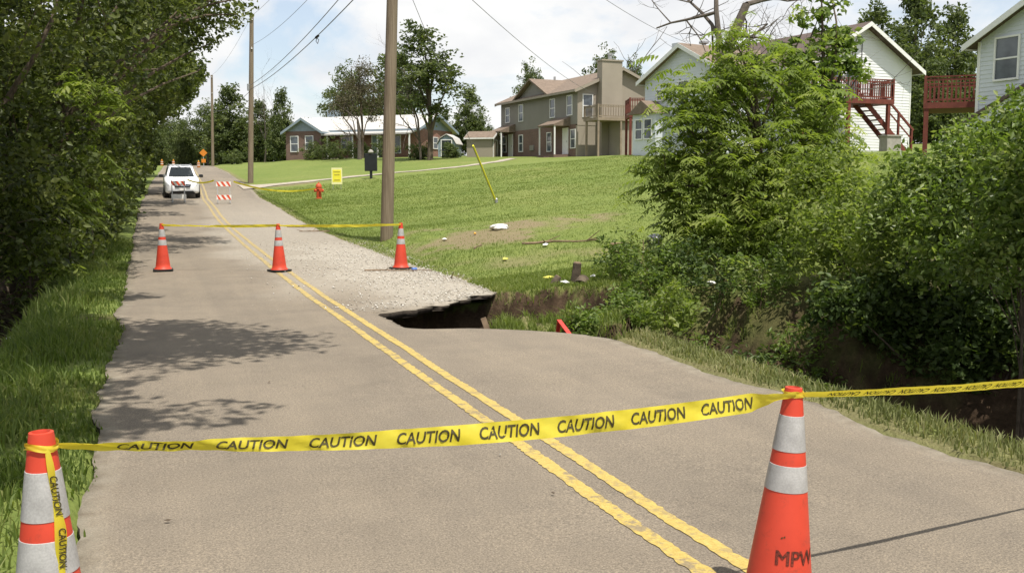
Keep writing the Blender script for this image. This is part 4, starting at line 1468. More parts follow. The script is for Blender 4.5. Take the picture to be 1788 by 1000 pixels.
bank_tree("feathery_tree", "bright feathery-leaved tree in front of the white house, right of the lawn", (1325, 500, 17.5),
          [(1265, 150, 75, 17), (1285, 78, 36, 17), (1205, 190, 48, 16.8), (1225, 260, 85, 16.6), (1165, 310, 55, 16.5), (1135, 345, 26, 16.4), (1300, 290, 105, 17), (1385, 240, 80, 17.5), (1220, 395, 52, 16.3),
           (1310, 410, 95, 16.4), (1400, 380, 75, 17), (1345, 150, 60, 17.5), (1385, 120, 34, 17.5), (1440, 300, 66, 17.5), (1460, 230, 40, 17.6)],
          clumps=270, per=26, leaf=.075, clump_r=.34, mat='leaf_bright', trunk_r=.10, seed=601, fronds=6, flen=.50, twigs=.5, shell=.55)
bank_tree("broadleaf_tree", "tall dark broad-leaved tree rising behind the feathery tree", (1425, 400, 21),
          [(1430, 30, 42, 21), (1405, 100, 38, 21), (1465, 75, 36, 21), (1480, 110, 26, 20.6), (1360, 85, 22, 21), (1445, 160, 48, 21), (1400, 190, 55, 21), (1380, 130, 32, 21), (1440, -30, 45, 21), (1500, 130, 22, 20.6)],
          clumps=115, per=30, leaf=.15, clump_r=.28, mat='leaf_bush', trunk_r=.10, seed=611, twigs=.6, shell=.6, aspect=.6)
shr = [
    ("broad sunlit bush at right, directly below the deck of the right-edge house", (1650, 640, 13.0), [(1620, 335, 80, 12.2), (1700, 290, 80, 12), (1560, 375, 60, 12.6), (1650, 410, 95, 11.6), (1760, 300, 70, 11.6), (1690, 245, 38, 12.2)], 'leaf_bush', .085),
    ("large leafy bush at the right frame edge, reaching up towards the tall window", (1790, 640, 11.0), [(1760, 235, 60, 10.8), (1800, 215, 70, 10.4), (1790, 340, 100, 10), (1850, 300, 130, 10), (1800, 430, 90, 9.8), (1740, 275, 50, 10.8), (1720, 440, 70, 10.2)], 'leaf_bush', .082),
    ("leafy bush between the feathery tree and the broad right-hand bush", (1490, 600, 14.0), [(1440, 310, 62, 15), (1500, 375, 80, 14.2), (1450, 420, 80, 13.8), (1540, 440, 70, 13.0), (1400, 330, 50, 15)], 'leaf_bright', .085),
    ("shaded bush hanging over the creek in front of the right-hand bushes", (1580, 640, 12.8), [(1560, 530, 80, 13.0), (1660, 540, 90, 12.8), (1470, 530, 60, 12.6), (1620, 610, 60, 12.8)], 'leaf_dark', .10),
    ("dark bush low at the right frame edge above the creek", (1740, 680, 11.8), [(1750, 560, 90, 12.0), (1820, 560, 110, 11.8), (1690, 620, 60, 12.0)], 'leaf_dark', .10),
]
for i_, (lab, bpx, lp, mt, lf) in enumerate(shr):
    bank_tree("bush", lab, bpx, lp, clumps=290, per=36, leaf=lf, clump_r=.28, mat=mt, trunk_r=.022, seed=620 + i_, twigs=.35, shell=.5, cat="bush", group="bushes along the creek", aspect=.5, multi=4)

# tall trees off to the right that keep the creek in shade
for i_, (x, y, lab) in enumerate(((9.6, 4.2, "tall creek-side tree outside the right frame edge, caution tape tied to it"), (10.2, 0.2, "tall creek-side tree behind the camera's right shoulder"))):
    g = gh(x, y)
    lob = [((x - .9, y + .2, g + 6.2), (2.6, 2.6, 2.0)), ((x, y, g + 8), (2.4, 2.4, 1.9)), ((x + .8, y, g + 4.6), (2.2, 2.2, 1.8))]
    if i_ == 2:
        lob = [((x + .5, y - .5, g + 7.4), (2.2, 2.2, 1.9)), ((x + 1.5, y - 1, g + 6), (2.0, 2.0, 2.0))]
    tree("creek_tree", lab, "tree", (x, y, g), lob, 420, 55, .19, .6, 'leaf_dark', 'bark', .17, 640 + i_, "tall trees shading the creek", (lambda p: (p[:, 0] > 6.6) & (p[:, 2] > 3.6) & (p[:, 1] < 5.7 - .42 * (p[:, 2] - 6))), twigs=.3, shell=.6, aspect=.6)

# weeds on the lawn-side bank
wd = [(1085, 470, 16.3, .55, "low leafy weed clump on the lawn edge left of the feathery tree", 'leaf_bush'), (1130, 500, 15.2, .6, "leafy weed clump on the bank in front of the feathery tree", 'leaf_bush'),
      (1175, 470, 15.5, .55, "dark weed clump under the feathery tree's left boughs", 'leaf_dark'), (1060, 505, 15.4, .35, "small weed clump at the lawn's creek edge", 'leaf_bush'),
      (1160, 545, 12.8, .45, "bright weed clump low on the creek bank", 'leaf_bright'), (1225, 520, 13.6, .5, "bright broad-leaved weed on the trash-strewn bank", 'leaf_bright'),
      (1290, 560, 12.4, .5, "shaded weed clump at the creek's edge under the tree", 'leaf_dark'), (1370, 570, 12.2, .55, "shaded weed clump right of the brush heap", 'leaf_dark'),
      (1420, 620, 10.6, .5, "weed clump beside the dry brush by the verge", 'leaf_bush'),
      (1215, 500, 14.0, .6, "broad weed mass on the upper soil bank left of the brush tangle", 'leaf_bush'), (1300, 530, 13.0, .65, "big shaded weed mass in the middle of the soil bank", 'leaf_dark'),
      (1365, 540, 12.6, .65, "big weed mass trailing down the soil bank below the feathery tree", 'leaf_bush'), (1440, 560, 12.0, .6, "weed mass on the bank left of the shaded creek bush", 'leaf_bush'),
      (1265, 480, 14.6, .6, "weed mass directly at the feathery tree's foot", 'leaf_dark'), (1160, 490, 14.8, .6, "broad weed mass on the lawn bank below the trash bag", 'leaf_bush'), (1390, 590, 11.6, .5, "low weeds right above the verge bend", 'leaf_bush'), (1330, 575, 11.9, .45, "twiggy weeds beside the low twig heap", 'leaf_bush'),
      (1200, 560, 12.4, .38, "small bright weed clump at the foot of the soil bank", 'leaf_bush'), (1330, 500, 14.2, .6, "shaded weeds hanging over the top of the soil bank", 'leaf_bush'),
      (1400, 520, 13.2, .6, "weed clump on the soil bank below the feathery tree's right boughs", 'leaf_bush'), (1250, 560, 12.6, .4, "dark weed clump halfway down the soil bank", 'leaf_dark'),
      (1345, 600, 11.6, .45, "weed clump low in the creek cut beside the twig heap", 'leaf_bush'), (1480, 590, 11.4, .55, "weeds trailing into the creek left of the shaded bush", 'leaf_dark'),
      (1100, 530, 13.6, .4, "grassy weed clump at the trench's right rim", 'leaf_bush'), (1010, 535, 13.4, .28, "small weed tuft on the trench bank above the red strip", 'leaf_bush')]
for i_, (x, y, d, rad, lab, mt) in enumerate(wd):
    p = at(x, y, d)
    g = gh(p[0], p[1])
    lob = [((p[0], p[1], g + rad * .7), (rad, rad, rad * .8)), ((p[0] + .3, p[1] + .2, g + rad * .5), (rad * .7, rad * .7, rad * .6))]
    tree("weed_clump", lab, "weeds", (p[0], p[1], g), lob, 46, 26, .085, .17, mt, 'twig', .012, 660 + i_, "weed clumps on the creek bank", None, twigs=.8, multi=5, aspect=.4)

# ---------------- distant trees: shared unit prototypes, each stand a tree of its own
pr_round = unit_tree("broad_tree", [((0, 0, .62), (.30, .30, .26)), ((.18, .05, .5), (.2, .22, .2)), ((-.2, .1, .52), (.2, .2, .2)), ((.0, -.16, .45), (.22, .18, .2)), ((.05, 0, .82), (.17, .17, .16))], 240, 30, .030, .07, 'leaf_far', 701)
pr_tall = unit_tree("tall_tree", [((0, 0, .66), (.17, .17, .2)), ((.1, 0, .48), (.13, .13, .12)), ((-.12, .04, .55), (.12, .12, .12)), ((.04, 0, .86), (.11, .11, .13)), ((-.05, 0, .36), (.12, .12, .08)), ((.14, -.05, .72), (.1, .1, .1))], 170, 28, .026, .052, 'leaf_far', 702, shell=.6)
pr_dense = unit_tree("dense_tree", [((0, 0, .45), (.27, .27, .42)), ((.14, 0, .28), (.2, .2, .25)), ((-.15, .05, .3), (.2, .2, .28)), ((0, -.12, .22), (.25, .2, .2)), ((.02, 0, .8), (.12, .12, .16))], 380, 32, .038, .07, 'leaf_far', 703, shell=.4)
pr_dry = unit_tree("sparse_tree", [((0, 0, .62), (.32, .30, .24)), ((.22, .0, .5), (.2, .2, .17)), ((-.24, 0, .5), (.2, .2, .17)), ((0, 0, .82), (.18, .18, .13))], 210, 24, .022, .075, 'leaf_dry', 704, shell=.6, twigs=.9)


def stand(proto, px, top_y, d, label, group, wide=1.0, rz=None, base_y=None):
    p = at(px, 300, d)
    g = gh(p[0], p[1])
    tz = at(px, top_y, d)[2]
    return place(proto, (p[0], p[1], g - .1), max(1.0, tz - g) / .97, (px * 1.7) % 6.28 if rz is None else rz, label, group, wide)


GB = "distant trees at the end of the road"
stand(pr_dense, 322, 205, 140, "distant tree at the road's end, directly above the parked car", GB, .8)
stand(pr_round, 362, 175, 138, "distant rounded tree behind the farthest thin pole", GB, 1.05)
stand(pr_dense, 405, 146, 132, "tallest distant tree left of the middle pole", GB, 1.05)
stand(pr_dense, 455, 172, 130, "distant tree just right of the middle pole", GB, .9)
stand(pr_dense, 494, 152, 118, "narrow distant tree left of the ranch house", GB, .62)
stand(pr_round, 300, 200, 175, "farthest tree seen through the gap over the road", GB, 1.2)
stand(pr_dense, 540, 205, 140, "distant tree peeping over the ranch house's left gable", GB, .9)
stand(pr_dense, 430, 215, 160, "distant tree far behind the middle pole's foot", GB, 1.5)
stand(pr_dense, 345, 230, 165, "low distant tree behind the orange road sign", GB, 1.6)
for (qx, qt, qd, qw, lab) in ((262, 190, 150, 1.0, "distant tree seen low between the left wood and the car"), (285, 215, 185, 1.4, "far wood tree left of the road's vanishing point"), (318, 225, 195, 1.5, "far wood tree right at the road's vanishing point"),
                              (385, 200, 170, 1.2, "far wood tree behind the tallest distant tree"), (480, 205, 165, 1.3, "far wood tree behind the narrow distant tree"), (520, 225, 170, 1.4, "far wood tree low behind the ranch house's left corner"), (240, 225, 200, 1.5, "far wood tree behind the left wood's edge")):
    stand(pr_dense, qx, qt, qd, lab, GB, qw)
GR = "trees around the ranch house"
stand(pr_dry, 632, 96, 86, "twin-limbed brownish tree in front of the ranch house roof", GR, .78)
stand(pr_tall, 748, 42, 80, "tall ragged tree with dark trunk by the ranch house's right end", GR, 1.25)
stand(pr_round, 690, 82, 112, "rounded tree behind the ranch house and the near pole", GR, .95)
stand(pr_round, 610, 110, 115, "rounded tree behind the ranch house's left half", GR, .8)
stand(pr_dense, 822, 150, 102, "dense dark tree behind the garden sheds", GR, .85)
stand(pr_round, 855, 215, 112, "low tree between the sheds and the townhouse", GR, .9)
stand(pr_dense, 775, 195, 108, "dark tree behind the little gambrel shed", GR, 1.1)
GT = "trees behind the townhouse"
stand(pr_round, 928, 106, 118, "yellow-green tree top behind the townhouse's left chimney", GT, .62)
stand(pr_round, 1052, 84, 108, "dark tree top behind the townhouse's right chimney", GT, .75)
stand(pr_round, 1105, 100, 112, "small dark tree top right of the townhouse's right chimney", GT, .5)
GH = "tall trees behind the right-hand houses"
stand(pr_tall, 1535, 12, 78, "tall tree left of the group rising behind the lap-sided house's roof", GH, 1.3)
stand(pr_dense, 1590, -25, 80, "tallest dark tree between the two right-hand white houses", GH, .75)
stand(pr_dense, 1655, 8, 82, "tall tree nearest the right-edge house's eave", GH, .75)
stand(pr_dense, 1625, 100, 74, "lower dark tree behind the deck of the right-edge house", GH, 1.0)

# dead, bare trees
def bare_tree(label, base, height, spread, r0, seed, lean=(0, 0), depth=4, grow_l=.55, low=1, name="dead_tree", group="bare dead trees"):
    r = np.random.default_rng(seed)
    b = Vector(base)
    root = empty(name, b, 0, label, "tree", group)
    mb = MB()

    def grow(p, d, L, rad, lev):
        n = 4
        pts, rr_ = [p], [rad]
        q = p.copy()
        dd = d.copy()
        for i in range(n):
            dd = (dd + Vector(r.normal(size=3)) * .13 + Vector((0, 0, .03))).normalized()
            q = q + dd * (L / n)
            pts.append(q.copy())
            rr_.append(rad * (1 - .55 * (i + 1) / n))
        mb.tube(pts, rr_, 7 if lev > 2 else 4, cap=False)
        if lev == 0:
            return
        for k in range(5 if lev == depth and low > 1 else 3 if lev > 1 else 4):
            i = (low if lev == depth else 1) + int(r.integers(0, n + 1 - (low if lev == depth else 1)))
            nd = (dd * .55 + Vector(r.normal(size=3)) * spread).normalized()
            nd.z = nd.z * .75 + .12
            grow(pts[i], nd.normalized(), L * (grow_l + .25 * r.random()), rr_[i] * .68, lev - 1)

    grow(Vector((0, 0, -.2)), Vector((lean[0], lean[1], 1)).normalized(), height, r0, depth)
    mb.build("branches", M['bark_dead'], root, smooth=True)
    return root


p = at(1250, 300, 33)
bare_tree("large bare dead tree spreading grey branches above the feathery tree", (p[0], p[1], gh(p[0], p[1])), 6.3, .95, .30, 801, (-.03, 0), 5, grow_l=.48, low=2)
p = at(1122, 250, 90)
bare_tree("small broken dead trunk right of the townhouse's roof", (p[0], p[1], gh(p[0], p[1])), 7.6, .3, .16, 803, (.02, 0), 2)
p = at(735, 280, 80.6)
bare_tree("thin bare tree top standing in the tall ragged tree by the ranch house", (p[0], p[1], gh(p[0], p[1])), 7.0, .4, .11, 805, (-.02, 0), 4)
p = at(462, 290, 128)
bare_tree("bare grey tree among the distant trees right of the middle pole", (p[0], p[1], gh(p[0], p[1])), 6.5, .35, .12, 807, (0, 0), 4)
p = at(628, 280, 84)
bare_tree("leaning bare tree with low spreading limbs before the ranch house", (p[0], p[1], gh(p[0], p[1])), 3.6, .6, .2, 809, (-.1, 0), 4)

# shrubs in front of the ranch house
for i_, (x, d, rr2, lab) in enumerate(((545, 93, 1.2, "round green shrub under the ranch house's left window"), (565, 91, 1.3, "larger green shrub before the ranch house's projecting wing"), (592, 90, 1.5, "tall loose shrub in the middle of the ranch house front"),
                                       (628, 88, 1.0, "low shrub behind the black board on the lawn"), (668, 89, 1.3, "shrub left of the near pole before the ranch porch"), (726, 82, 1.0, "dark shrub at the foot of the tall ragged tree"),
                                       (785, 84, .8, "small dark shrub in front of the little pale blue shed"), (868, 92, 1.2, "shrub at the townhouse's far corner"), (405, 118, 1.3, "low roadside shrub at the far bend of the road"))):
    p = at(x, 280, d)
    g = gh(p[0], p[1])
    lob = [((p[0], p[1], g + rr2 * .7), (rr2, rr2, rr2 * .85)), ((p[0] + rr2 * .5, p[1], g + rr2 * .5), (rr2 * .7, rr2 * .7, rr2 * .6))]
    tree("shrub", lab, "shrub", (p[0], p[1], g), lob, 70, 30, .16, .3, 'leaf_far', 'bark', .03, 820 + i_, "garden shrubs by the houses", None, twigs=.2, multi=3)
for pr in (pr_round, pr_tall, pr_dense, pr_dry):
    del pr["used"]

# ------------------------------------------------------------------ lettering
def text_arrays(s, size=1.0, shear=0.0, bold=0.0):
    cu = bpy.data.curves.new("lettering", 'FONT')
    cu.body = s
    cu.size = size
    cu.shear = shear
    cu.offset = bold
    cu.resolution_u = 3
    ob = bpy.data.objects.new("lettering", cu)
    col.objects.link(ob)
    bpy.context.view_layer.update()
    me = bpy.data.meshes.new_from_object(ob.evaluated_get(bpy.context.evaluated_depsgraph_get()))
    bm = bmesh.new()
    bm.from_mesh(me)
    bmesh.ops.triangulate(bm, faces=bm.faces)
    bmesh.ops.subdivide_edges(bm, edges=[e for e in bm.edges if e.calc_length() > size * .3], cuts=2)
    v = np.array([q.co[:2] for q in bm.verts])
    bm.verts.index_update()
    f = [tuple(q.index for q in fc.verts) for fc in bm.faces]
    bm.free()
    bpy.data.meshes.remove(me)
    bpy.data.objects.remove(ob)
    bpy.data.curves.remove(cu)
    return v, f


CAU_V, CAU_F = text_arrays("CAUTION", 1.0, 0.20, 0.022)
cw = CAU_V[:, 0].max() - CAU_V[:, 0].min()
CAU_V[:, 0] -= CAU_V[:, 0].min()
CAU_V[:, 1] -= CAU_V[:, 1].min()
CAU_V[:, 1] *= 1.24
chh = CAU_V[:, 1].max()


# ------------------------------------------------------------------ traffic cones
def cone_r(z):
    return 0.146 - (0.146 - 0.034) * (z / 0.914)


def traffic_cone(loc, lean, rz, label):
    o = empty("traffic_cone", loc, rz, label, "traffic cone", "orange cones closing the road")
    o.rotation_euler = (lean[0], lean[1], rz)
    b = MB()
    n, hw_, cr = 6, .185, .05
    poly = []
    for qx, qy, a0 in ((1, 1, 0), (-1, 1, 90), (-1, -1, 180), (1, -1, 270)):
        for k in range(n + 1):
            a = R(a0 + 90 * k / n)
            poly.append(((hw_ - cr) * qx + cr * math.cos(a), (hw_ - cr) * qy + cr * math.sin(a), 0.004))
    b.prism(poly, (0, 0, .03))
    b.build("base", M['rubber'], o, bevel=.004)
    pr = [(.165, .034), (.158, .05)] + [(cone_r(z), z) for z in np.linspace(.07, .885, 14)] + [(.036, .9), (.034, .912), (.026, .914), (.022, .9), (.02, .8)]
    MB().lathe(pr, 40).build("body", M['cone_orange'], o, smooth=True)
    for (z0, z1) in ((.655, .80), (.492, .598)):
        prb = [(cone_r(z0) + .0005, z0), (cone_r(z0) + .0018, z0 + .001), (cone_r(z1) + .0018, z1 - .001), (cone_r(z1) + .0005, z1)]
        MB().lathe(prb, 40).build("reflective_band", M['cone_white'], o, smooth=True)
    return o


cR = Vector((2.395, 3.27, 0.0))
coneR = traffic_cone(cR, (0, R(3.2), 0), 0, "near orange cone at right with black MPW lettering, tape tied on top")
cL = Vector((-.342, 3.31, 0.0))
CLS = 1.06
coneL = traffic_cone(cL, (0, 0, 0), .2, "near orange cone at the left frame edge with tape hanging down it")
coneL.scale = (CLS,) * 3
far = [(285, 473, 20.0, "far left cone of the second row, standing in the shaded lane"), (488, 474, 20.0, "far middle cone of the second row on the double yellow line"), (700, 470, 20.0, "far right cone of the second row on the gravel edge")]
fc = []
for i_, (x, y, d, lab) in enumerate(far):
    r_ = FW + RT * (x - 894) / FPX + UP * (500 - y) / FPX
    tq = 1.0
    p = CAM.copy()
    for _ in range(30):
        zz = float(zr(p[1]))
        p = CAM + r_ * ((zz - CAM[2]) / r_[2])
    c_ = copy_tree(coneL)
    c_.scale = (1, 1, 1)
    c_.location = (p[0], p[1], float(zr(p[1])) + .008)
    c_.rotation_euler = (0, R((0, -.5, 1.2)[i_]), .4 * i_)
    c_["label"] = lab
    fc.append(Vector(c_.location))

# MPW stencil wrapped on the near right cone
V2, F2 = text_arrays("MPW", 1.0, 0.0, 0.0)
V2[:, 0] -= V2[:, 0].min()
V2[:, 1] -= V2[:, 1].min()
sc_ = .058 / V2[:, 1].max()
a_cam = math.atan2(-cR.y, -cR.x)
mb = MB()
for kk, (du, dw) in enumerate(((-.0022, 0), (0, 0), (.0022, 0), (0, .0016))):
    vv = []
    for (u, w_) in V2 * sc_:
        z = .205 + w_ + dw
        rr3 = cone_r(z) + .0016 + kk * .0003
        ang = a_cam + (-0.02 + u * .95 + du) / rr3
        vv.append((rr3 * math.cos(ang), rr3 * math.sin(ang), z))
    mb.add(vv, F2)
t = NT("worn_stencil_ink")
c = t.ramp(t.noise(70, 6, .7), [(0.40, (0.055, 0.022, 0.016)), (0.70, (0.30, 0.045, 0.028))])
mb.build("lettering", t.done(c, .7, .2), coneR)
mb = MB()
for (du, dz_) in ((-.004, 0), (.006, .004)):
    z = .315 + dz_
    q = [(du - .004, z - .002), (du + .005, z - .004), (du + .004, z + .005)]
    mb.add([((cone_r(zz) + .002) * math.cos(a_cam + u / cone_r(zz)), (cone_r(zz) + .002) * math.sin(a_cam + u / cone_r(zz)), zz) for u, zz in q], [(0, 1, 2)])
mb.build("scuff", M['black'], coneR)


# ------------------------------------------------------------------ caution tape
def tape(label, pts, width, twist, words=None, wsize=.046, flip=False, segs=160, wave=1.0, off=.0022, parent=None, name="caution_tape", pinch=None):
    """ribbon along pts; twist(q) = lean of the ribbon's width from vertical; words = list of start distances in metres"""
    pts = [Vector(p) for p in pts]
    # Catmull-like dense resample
    P_ = np.array([tuple(p) for p in pts])
    sl = np.r_[0, np.cumsum(np.linalg.norm(np.diff(P_, axis=0), axis=1))]
    tot = sl[-1]

    def pos(d):
        return np.array([np.interp(d, sl, P_[:, k]) for k in range(3)])

    def frame(d):
        e = tot * .004
        tg = pos(min(d + e, tot)) - pos(max(d - e, 0))
        tg /= np.linalg.norm(tg)
        upv = np.array([0, 0, 1.0])
        if abs(tg[2]) > .8:
            upv = np.cross(tg, np.array([tg[1], -tg[0], 0]) + np.array([.6, -.8, 0]))
        upv = upv - tg * (upv @ tg)
        upv /= np.linalg.norm(upv)
        sdv = np.cross(tg, upv)
        a = twist(d / tot)
        w = upv * math.cos(a) + sdv * math.sin(a)
        nrm = np.cross(tg, w)
        return w, nrm

    def wid(d):
        return width * (pinch(d / tot) if pinch else 1.0)

    o0 = pts[0]
    v, f = [], []
    rows = 4
    for i in range(segs + 1):
        d = tot * i / segs
        w, nrm = frame(d)
        c = pos(d)
        for k in range(rows + 1):
            q = k / rows - .5
            bulge = .003 * math.sin(d * 23 + k * 1.3) + .005 * q * math.sin(d * 14.3 + 2) + .004 * (abs(q) * 2) ** 2 * math.sin(d * 9) + .0025 * math.sin(d * 61 + k * 2.1)
            v.append(tuple(c + w * wid(d) * q + nrm * bulge * wave - np.array(o0)))
    for i in range(segs):
        for k in range(rows):
            b = i * (rows + 1) + k
            f.append((b, b + 1, b + rows + 2, b + rows + 1))
    me = fast_mesh(name, np.array(v), np.array(f), smooth=True)
    o = link(name, me, M['tape'], parent)
    o.location = o0 if parent is None else o0
    if parent is None:
        tag(o, label, "caution tape", "yellow caution tape")
    for s0 in (words or []):
        if s0 + cw * wsize > tot:
            continue
        vs_ = []
        for (u, h_) in CAU_V * wsize:
            uu = s0 + (u if not flip else cw * wsize - u)
            hh_ = (h_ - chh * wsize / 2) * (1 if not flip else -1)
            w, nrm = frame(uu)
            q = hh_ / width
            k = (q + .5) * rows
            bulge = .003 * math.sin(uu * 23 + k * 1.3) + .005 * q * math.sin(uu * 14.3 + 2) + .004 * (abs(q) * 2) ** 2 * math.sin(uu * 9) + .0025 * math.sin(uu * 61 + k * 2.1)
            cdir = CAM - pos(uu)
            sgn = 1 if nrm @ cdir > 0 else -1
            vs_.append(pos(uu) + w * hh_ * (wid(uu) / width) + nrm * (bulge * wave + sgn * off) - np.array(o0))
        MB().add(vs_, CAU_F).build("lettering", M['black'], o)
    return o


def span(a, b, sag, n=60):
    a, b = Vector(a), Vector(b)
    o = []
    for i in range(n + 1):
        q = i / n
        p = a.lerp(b, q)
        p.z -= sag * 4 * q * (1 - q)
        o.append(p)
    return o


tR = cR + Vector((math.sin(R(3.2)) * .89, -.037, .887))
tL = cL + Vector((.047, -.02, .872)) * CLS
pin = lambda q: max(.28, min(1, .36 + q * 1.25)) * max(.3, min(1, .35 + (1 - q) * 8))
tape("long yellow caution tape stretched between the two near cones, lettering upright", span(tL, tR, .062), .075,
     lambda q: -.25 + .13 * math.sin(q * 21) + .08 * math.sin(q * 47 + 1) + .80 * max(0, 1 - q * 2.6) + .9 * max(0, (q - .90) / .10), [.17 + .303 * i for i in range(9)], .0515, pinch=pin)
tR2 = cR + Vector((math.sin(R(3.2)) * .89 + .02, -.036, .887))
tape("yellow caution tape running from the near right cone out past the right frame edge", span(tR2, (9.45, 4.1, 1.16), .22), .072,
     lambda q: .72 + .12 * math.sin(q * 13), [.14 + .21 * i for i in range(22)], .04, flip=True, segs=220, wave=.25, pinch=lambda q: min(1, .45 + q * 5))
# knot round the left cone's neck and the loose end hanging down its side
kn = []
for k in range(33):
    a = 2 * math.pi * k / 32 * 1.0
    kn.append(cL + Vector(((cone_r(.875) + .006) * math.cos(a), (cone_r(.875) + .006) * math.sin(a), .872 + .006 * math.sin(2 * a))) * CLS)
kt = tape("yellow tape knotted round the near left cone's neck with its loose end hanging down", kn, .02, lambda q: 0.0, segs=48)
ac = math.atan2(-cL.y, -cL.x) + .30
hang = []
for k in range(30):
    z = .872 - .62 * k / 29
    rr3 = cone_r(z) + .006 + .004 * math.sin(k * .7)
    a = ac + .18 * math.sin(k * .16) + .12 * k / 29
    hang.append(cL + Vector((rr3 * math.cos(a), rr3 * math.sin(a), z)) * CLS)
hv_, hf_ = [], []
for k, p in enumerate(hang):
    z = .872 - .62 * k / 29
    rr3 = cone_r(z) + .005 + .004 * math.sin(k * .7)
    a = ac + .18 * math.sin(k * .16) + .12 * k / 29
    hw_ = .0195 * (.72 + .28 * math.sin(k * .55 + 1)) * min(1, .3 + k * .12)
    for q in (-1, 0, 1):
        aa = a + q * hw_ / rr3
        r4 = rr3 + (.004 if q == 0 else 0)
        hv_.append(tuple(cL + Vector((r4 * math.cos(aa), r4 * math.sin(aa), z)) * CLS - kn[0]))
for k in range(29):
    for q in range(2):
        b_ = k * 3 + q
        hf_.append((b_, b_ + 1, b_ + 4, b_ + 3))
link("loose_end", fast_mesh("loose_end", np.array(hv_), np.array(hf_), smooth=True), M['tape'], kt)
# letters on the loose end
for k in range(4):
    mb = MB()
    hv = []
    for (u, w_) in CAU_V * .026:
        z = .79 - k * .155 - u
        rr3 = cone_r(z) + .0105 + .004 * math.sin((.872 - z) / .62 * 29 * .7)
        kk = (.872 - z) / .62 * 29
        a = ac + .18 * math.sin(kk * .16) + .12 * kk / 29 + (w_ - .0105) / rr3
        hv.append(cL + Vector((rr3 * math.cos(a), rr3 * math.sin(a), z)) * CLS - kn[0])
    mb.add(hv, CAU_F)
    mb.build("lettering", M['black'], kt)
for (p, th2) in ((cR, .887),):
    q0 = [p + Vector((math.sin(R(3.2)) * .89 + .041 * math.cos(2 * math.pi * k / 32), .041 * math.sin(2 * math.pi * k / 32), th2)) for k in range(33)]
    tape("band of yellow tape wrapped round the near right cone's tip", q0, .024, lambda q: 0.0, segs=48)
# far row
e = Vector((0, -.036, .885))
tape("yellow caution tape between the far left and far middle cones", span(fc[0] + e, fc[1] + e, .02), .055, lambda q: .6 + .5 * math.sin(q * 6), segs=60)
pole_tie = Vector((P1.x - .1, P1.y - .2, P1.z + .35))
tape("yellow caution tape between the far middle and far right cones", span(fc[1] + e, fc[2] + e, .02), .055, lambda q: .6 + .5 * math.sin(q * 5 + 2), segs=60)


# ------------------------------------------------------------------ barricades
def barricade(loc, rz, label, plain_low):
    o = empty("barricade", loc, rz, label, "barricade", "striped barricades in front of the car")
    o.scale = (.78, .9, .9)
    for sx in (-.33, .33):
        for sg in (-1, 1):
            MB().bar((sx, sg * .28, 0), (sx, sg * .03, 1.08), .035, .035).build("leg", M['steel'], o)
        MB().bar((sx, -.3, .02), (sx, .3, .02), .035, .035).build("foot_rail", M['steel'], o)
    for (z0, z1, white) in ((.82, 1.05, False), (.18, .41, plain_low)):
        yo = -.10 if z0 > .5 else -.245
        p = MB().box(-.40, .40, yo - .025, yo, z0, z1).build("panel", M['stripe_white'], o)
        if not white:
            h = z1 - z0
            for k in range(-1, 4):
                xa = -.46 + k * .29
                poly = [(xa + h * .75, z0 + .004), (xa + .14 + h * .75, z0 + .004), (xa + .14, z1 - .004), (xa, z1 - .004)]
                # clip in x to the board
                cl_ = []
                for i in range(4):
                    (x0, zz0), (x1, zz1) = poly[i], poly[(i + 1) % 4]
                    for lim, s_ in ((-.395, 1), (.395, -1)):
                        pass
                    cl_.append((min(.395, max(-.395, x0)), zz0))
                if max(c[0] for c in cl_) - min(c[0] for c in cl_) < .03:
                    continue
                MB().prism([(x, yo - .029, zz) for x, zz in cl_], (0, .003, 0)).build("stripe", M['stripe_red'], p)
    lb = None if True else MB().lathe([(.05, 1.05), (.055, 1.07), (.09, 1.12), (.09, 1.24), (.06, 1.29), (0, 1.3)], 14, (.33, -.02, 0)).build("warning_light", M['amber'], o)
    return o




bq = Vector((3.10, 44.6, float(zr(44.6)) + .01))
barricade(bq, -.05, "orange and white striped barricade standing right of the parked car", False)
bl = Vector((1.24, 45.6, float(zr(45.6)) + .01))
barricade(bl, .06, "striped barricade with plain white lower board in front of the parked car", True)
tape("yellow caution tape between the two barricades before the car", span(bl + Vector((.4, -.1, 1.0)), bq + Vector((-.4, -.1, 1.0)), .12), .07, lambda q: .3, segs=40)

# fire hydrant
hp = at(557, 348, 46)
HY = Vector((hp[0], hp[1], gh(hp[0], hp[1])))
hy = empty("fire_hydrant", HY, .3, "faded red fire hydrant on the lawn beside the driveway", "fire hydrant")
MB().lathe([(.17, -.1), (.17, .03), (.12, .05), (.115, .45), (.15, .46), (.15, .5), (.125, .52), (.125, .56)], 20).build("barrel", M['hydrant'], hy, smooth=True)
MB().lathe([(.15, .56), (.15, .6), (.13, .66), (.09, .72), (.04, .75), (.03, .75), (.03, .8), (0, .8)], 20).build("bonnet", M['hydrant'], hy, smooth=True)
for ax in ((1, 0, 0), (-1, 0, 0), (0, -1, 0)):
    MB().lathe([(.06, .1), (.06, .17), (.075, .17), (.075, .22), (.03, .22), (.03, .25), (0, .25)], 14, (0, 0, .40), ax).build("outlet_cap", M['hydrant'], hy, smooth=True)
tape("yellow caution tape from the right barricade over to the fire hydrant", span(bq + Vector((.42, -.1, .95)), HY + Vector((-.12, 0, .5)), .25), .075, lambda q: .2 + .3 * math.sin(q * 8), segs=60)

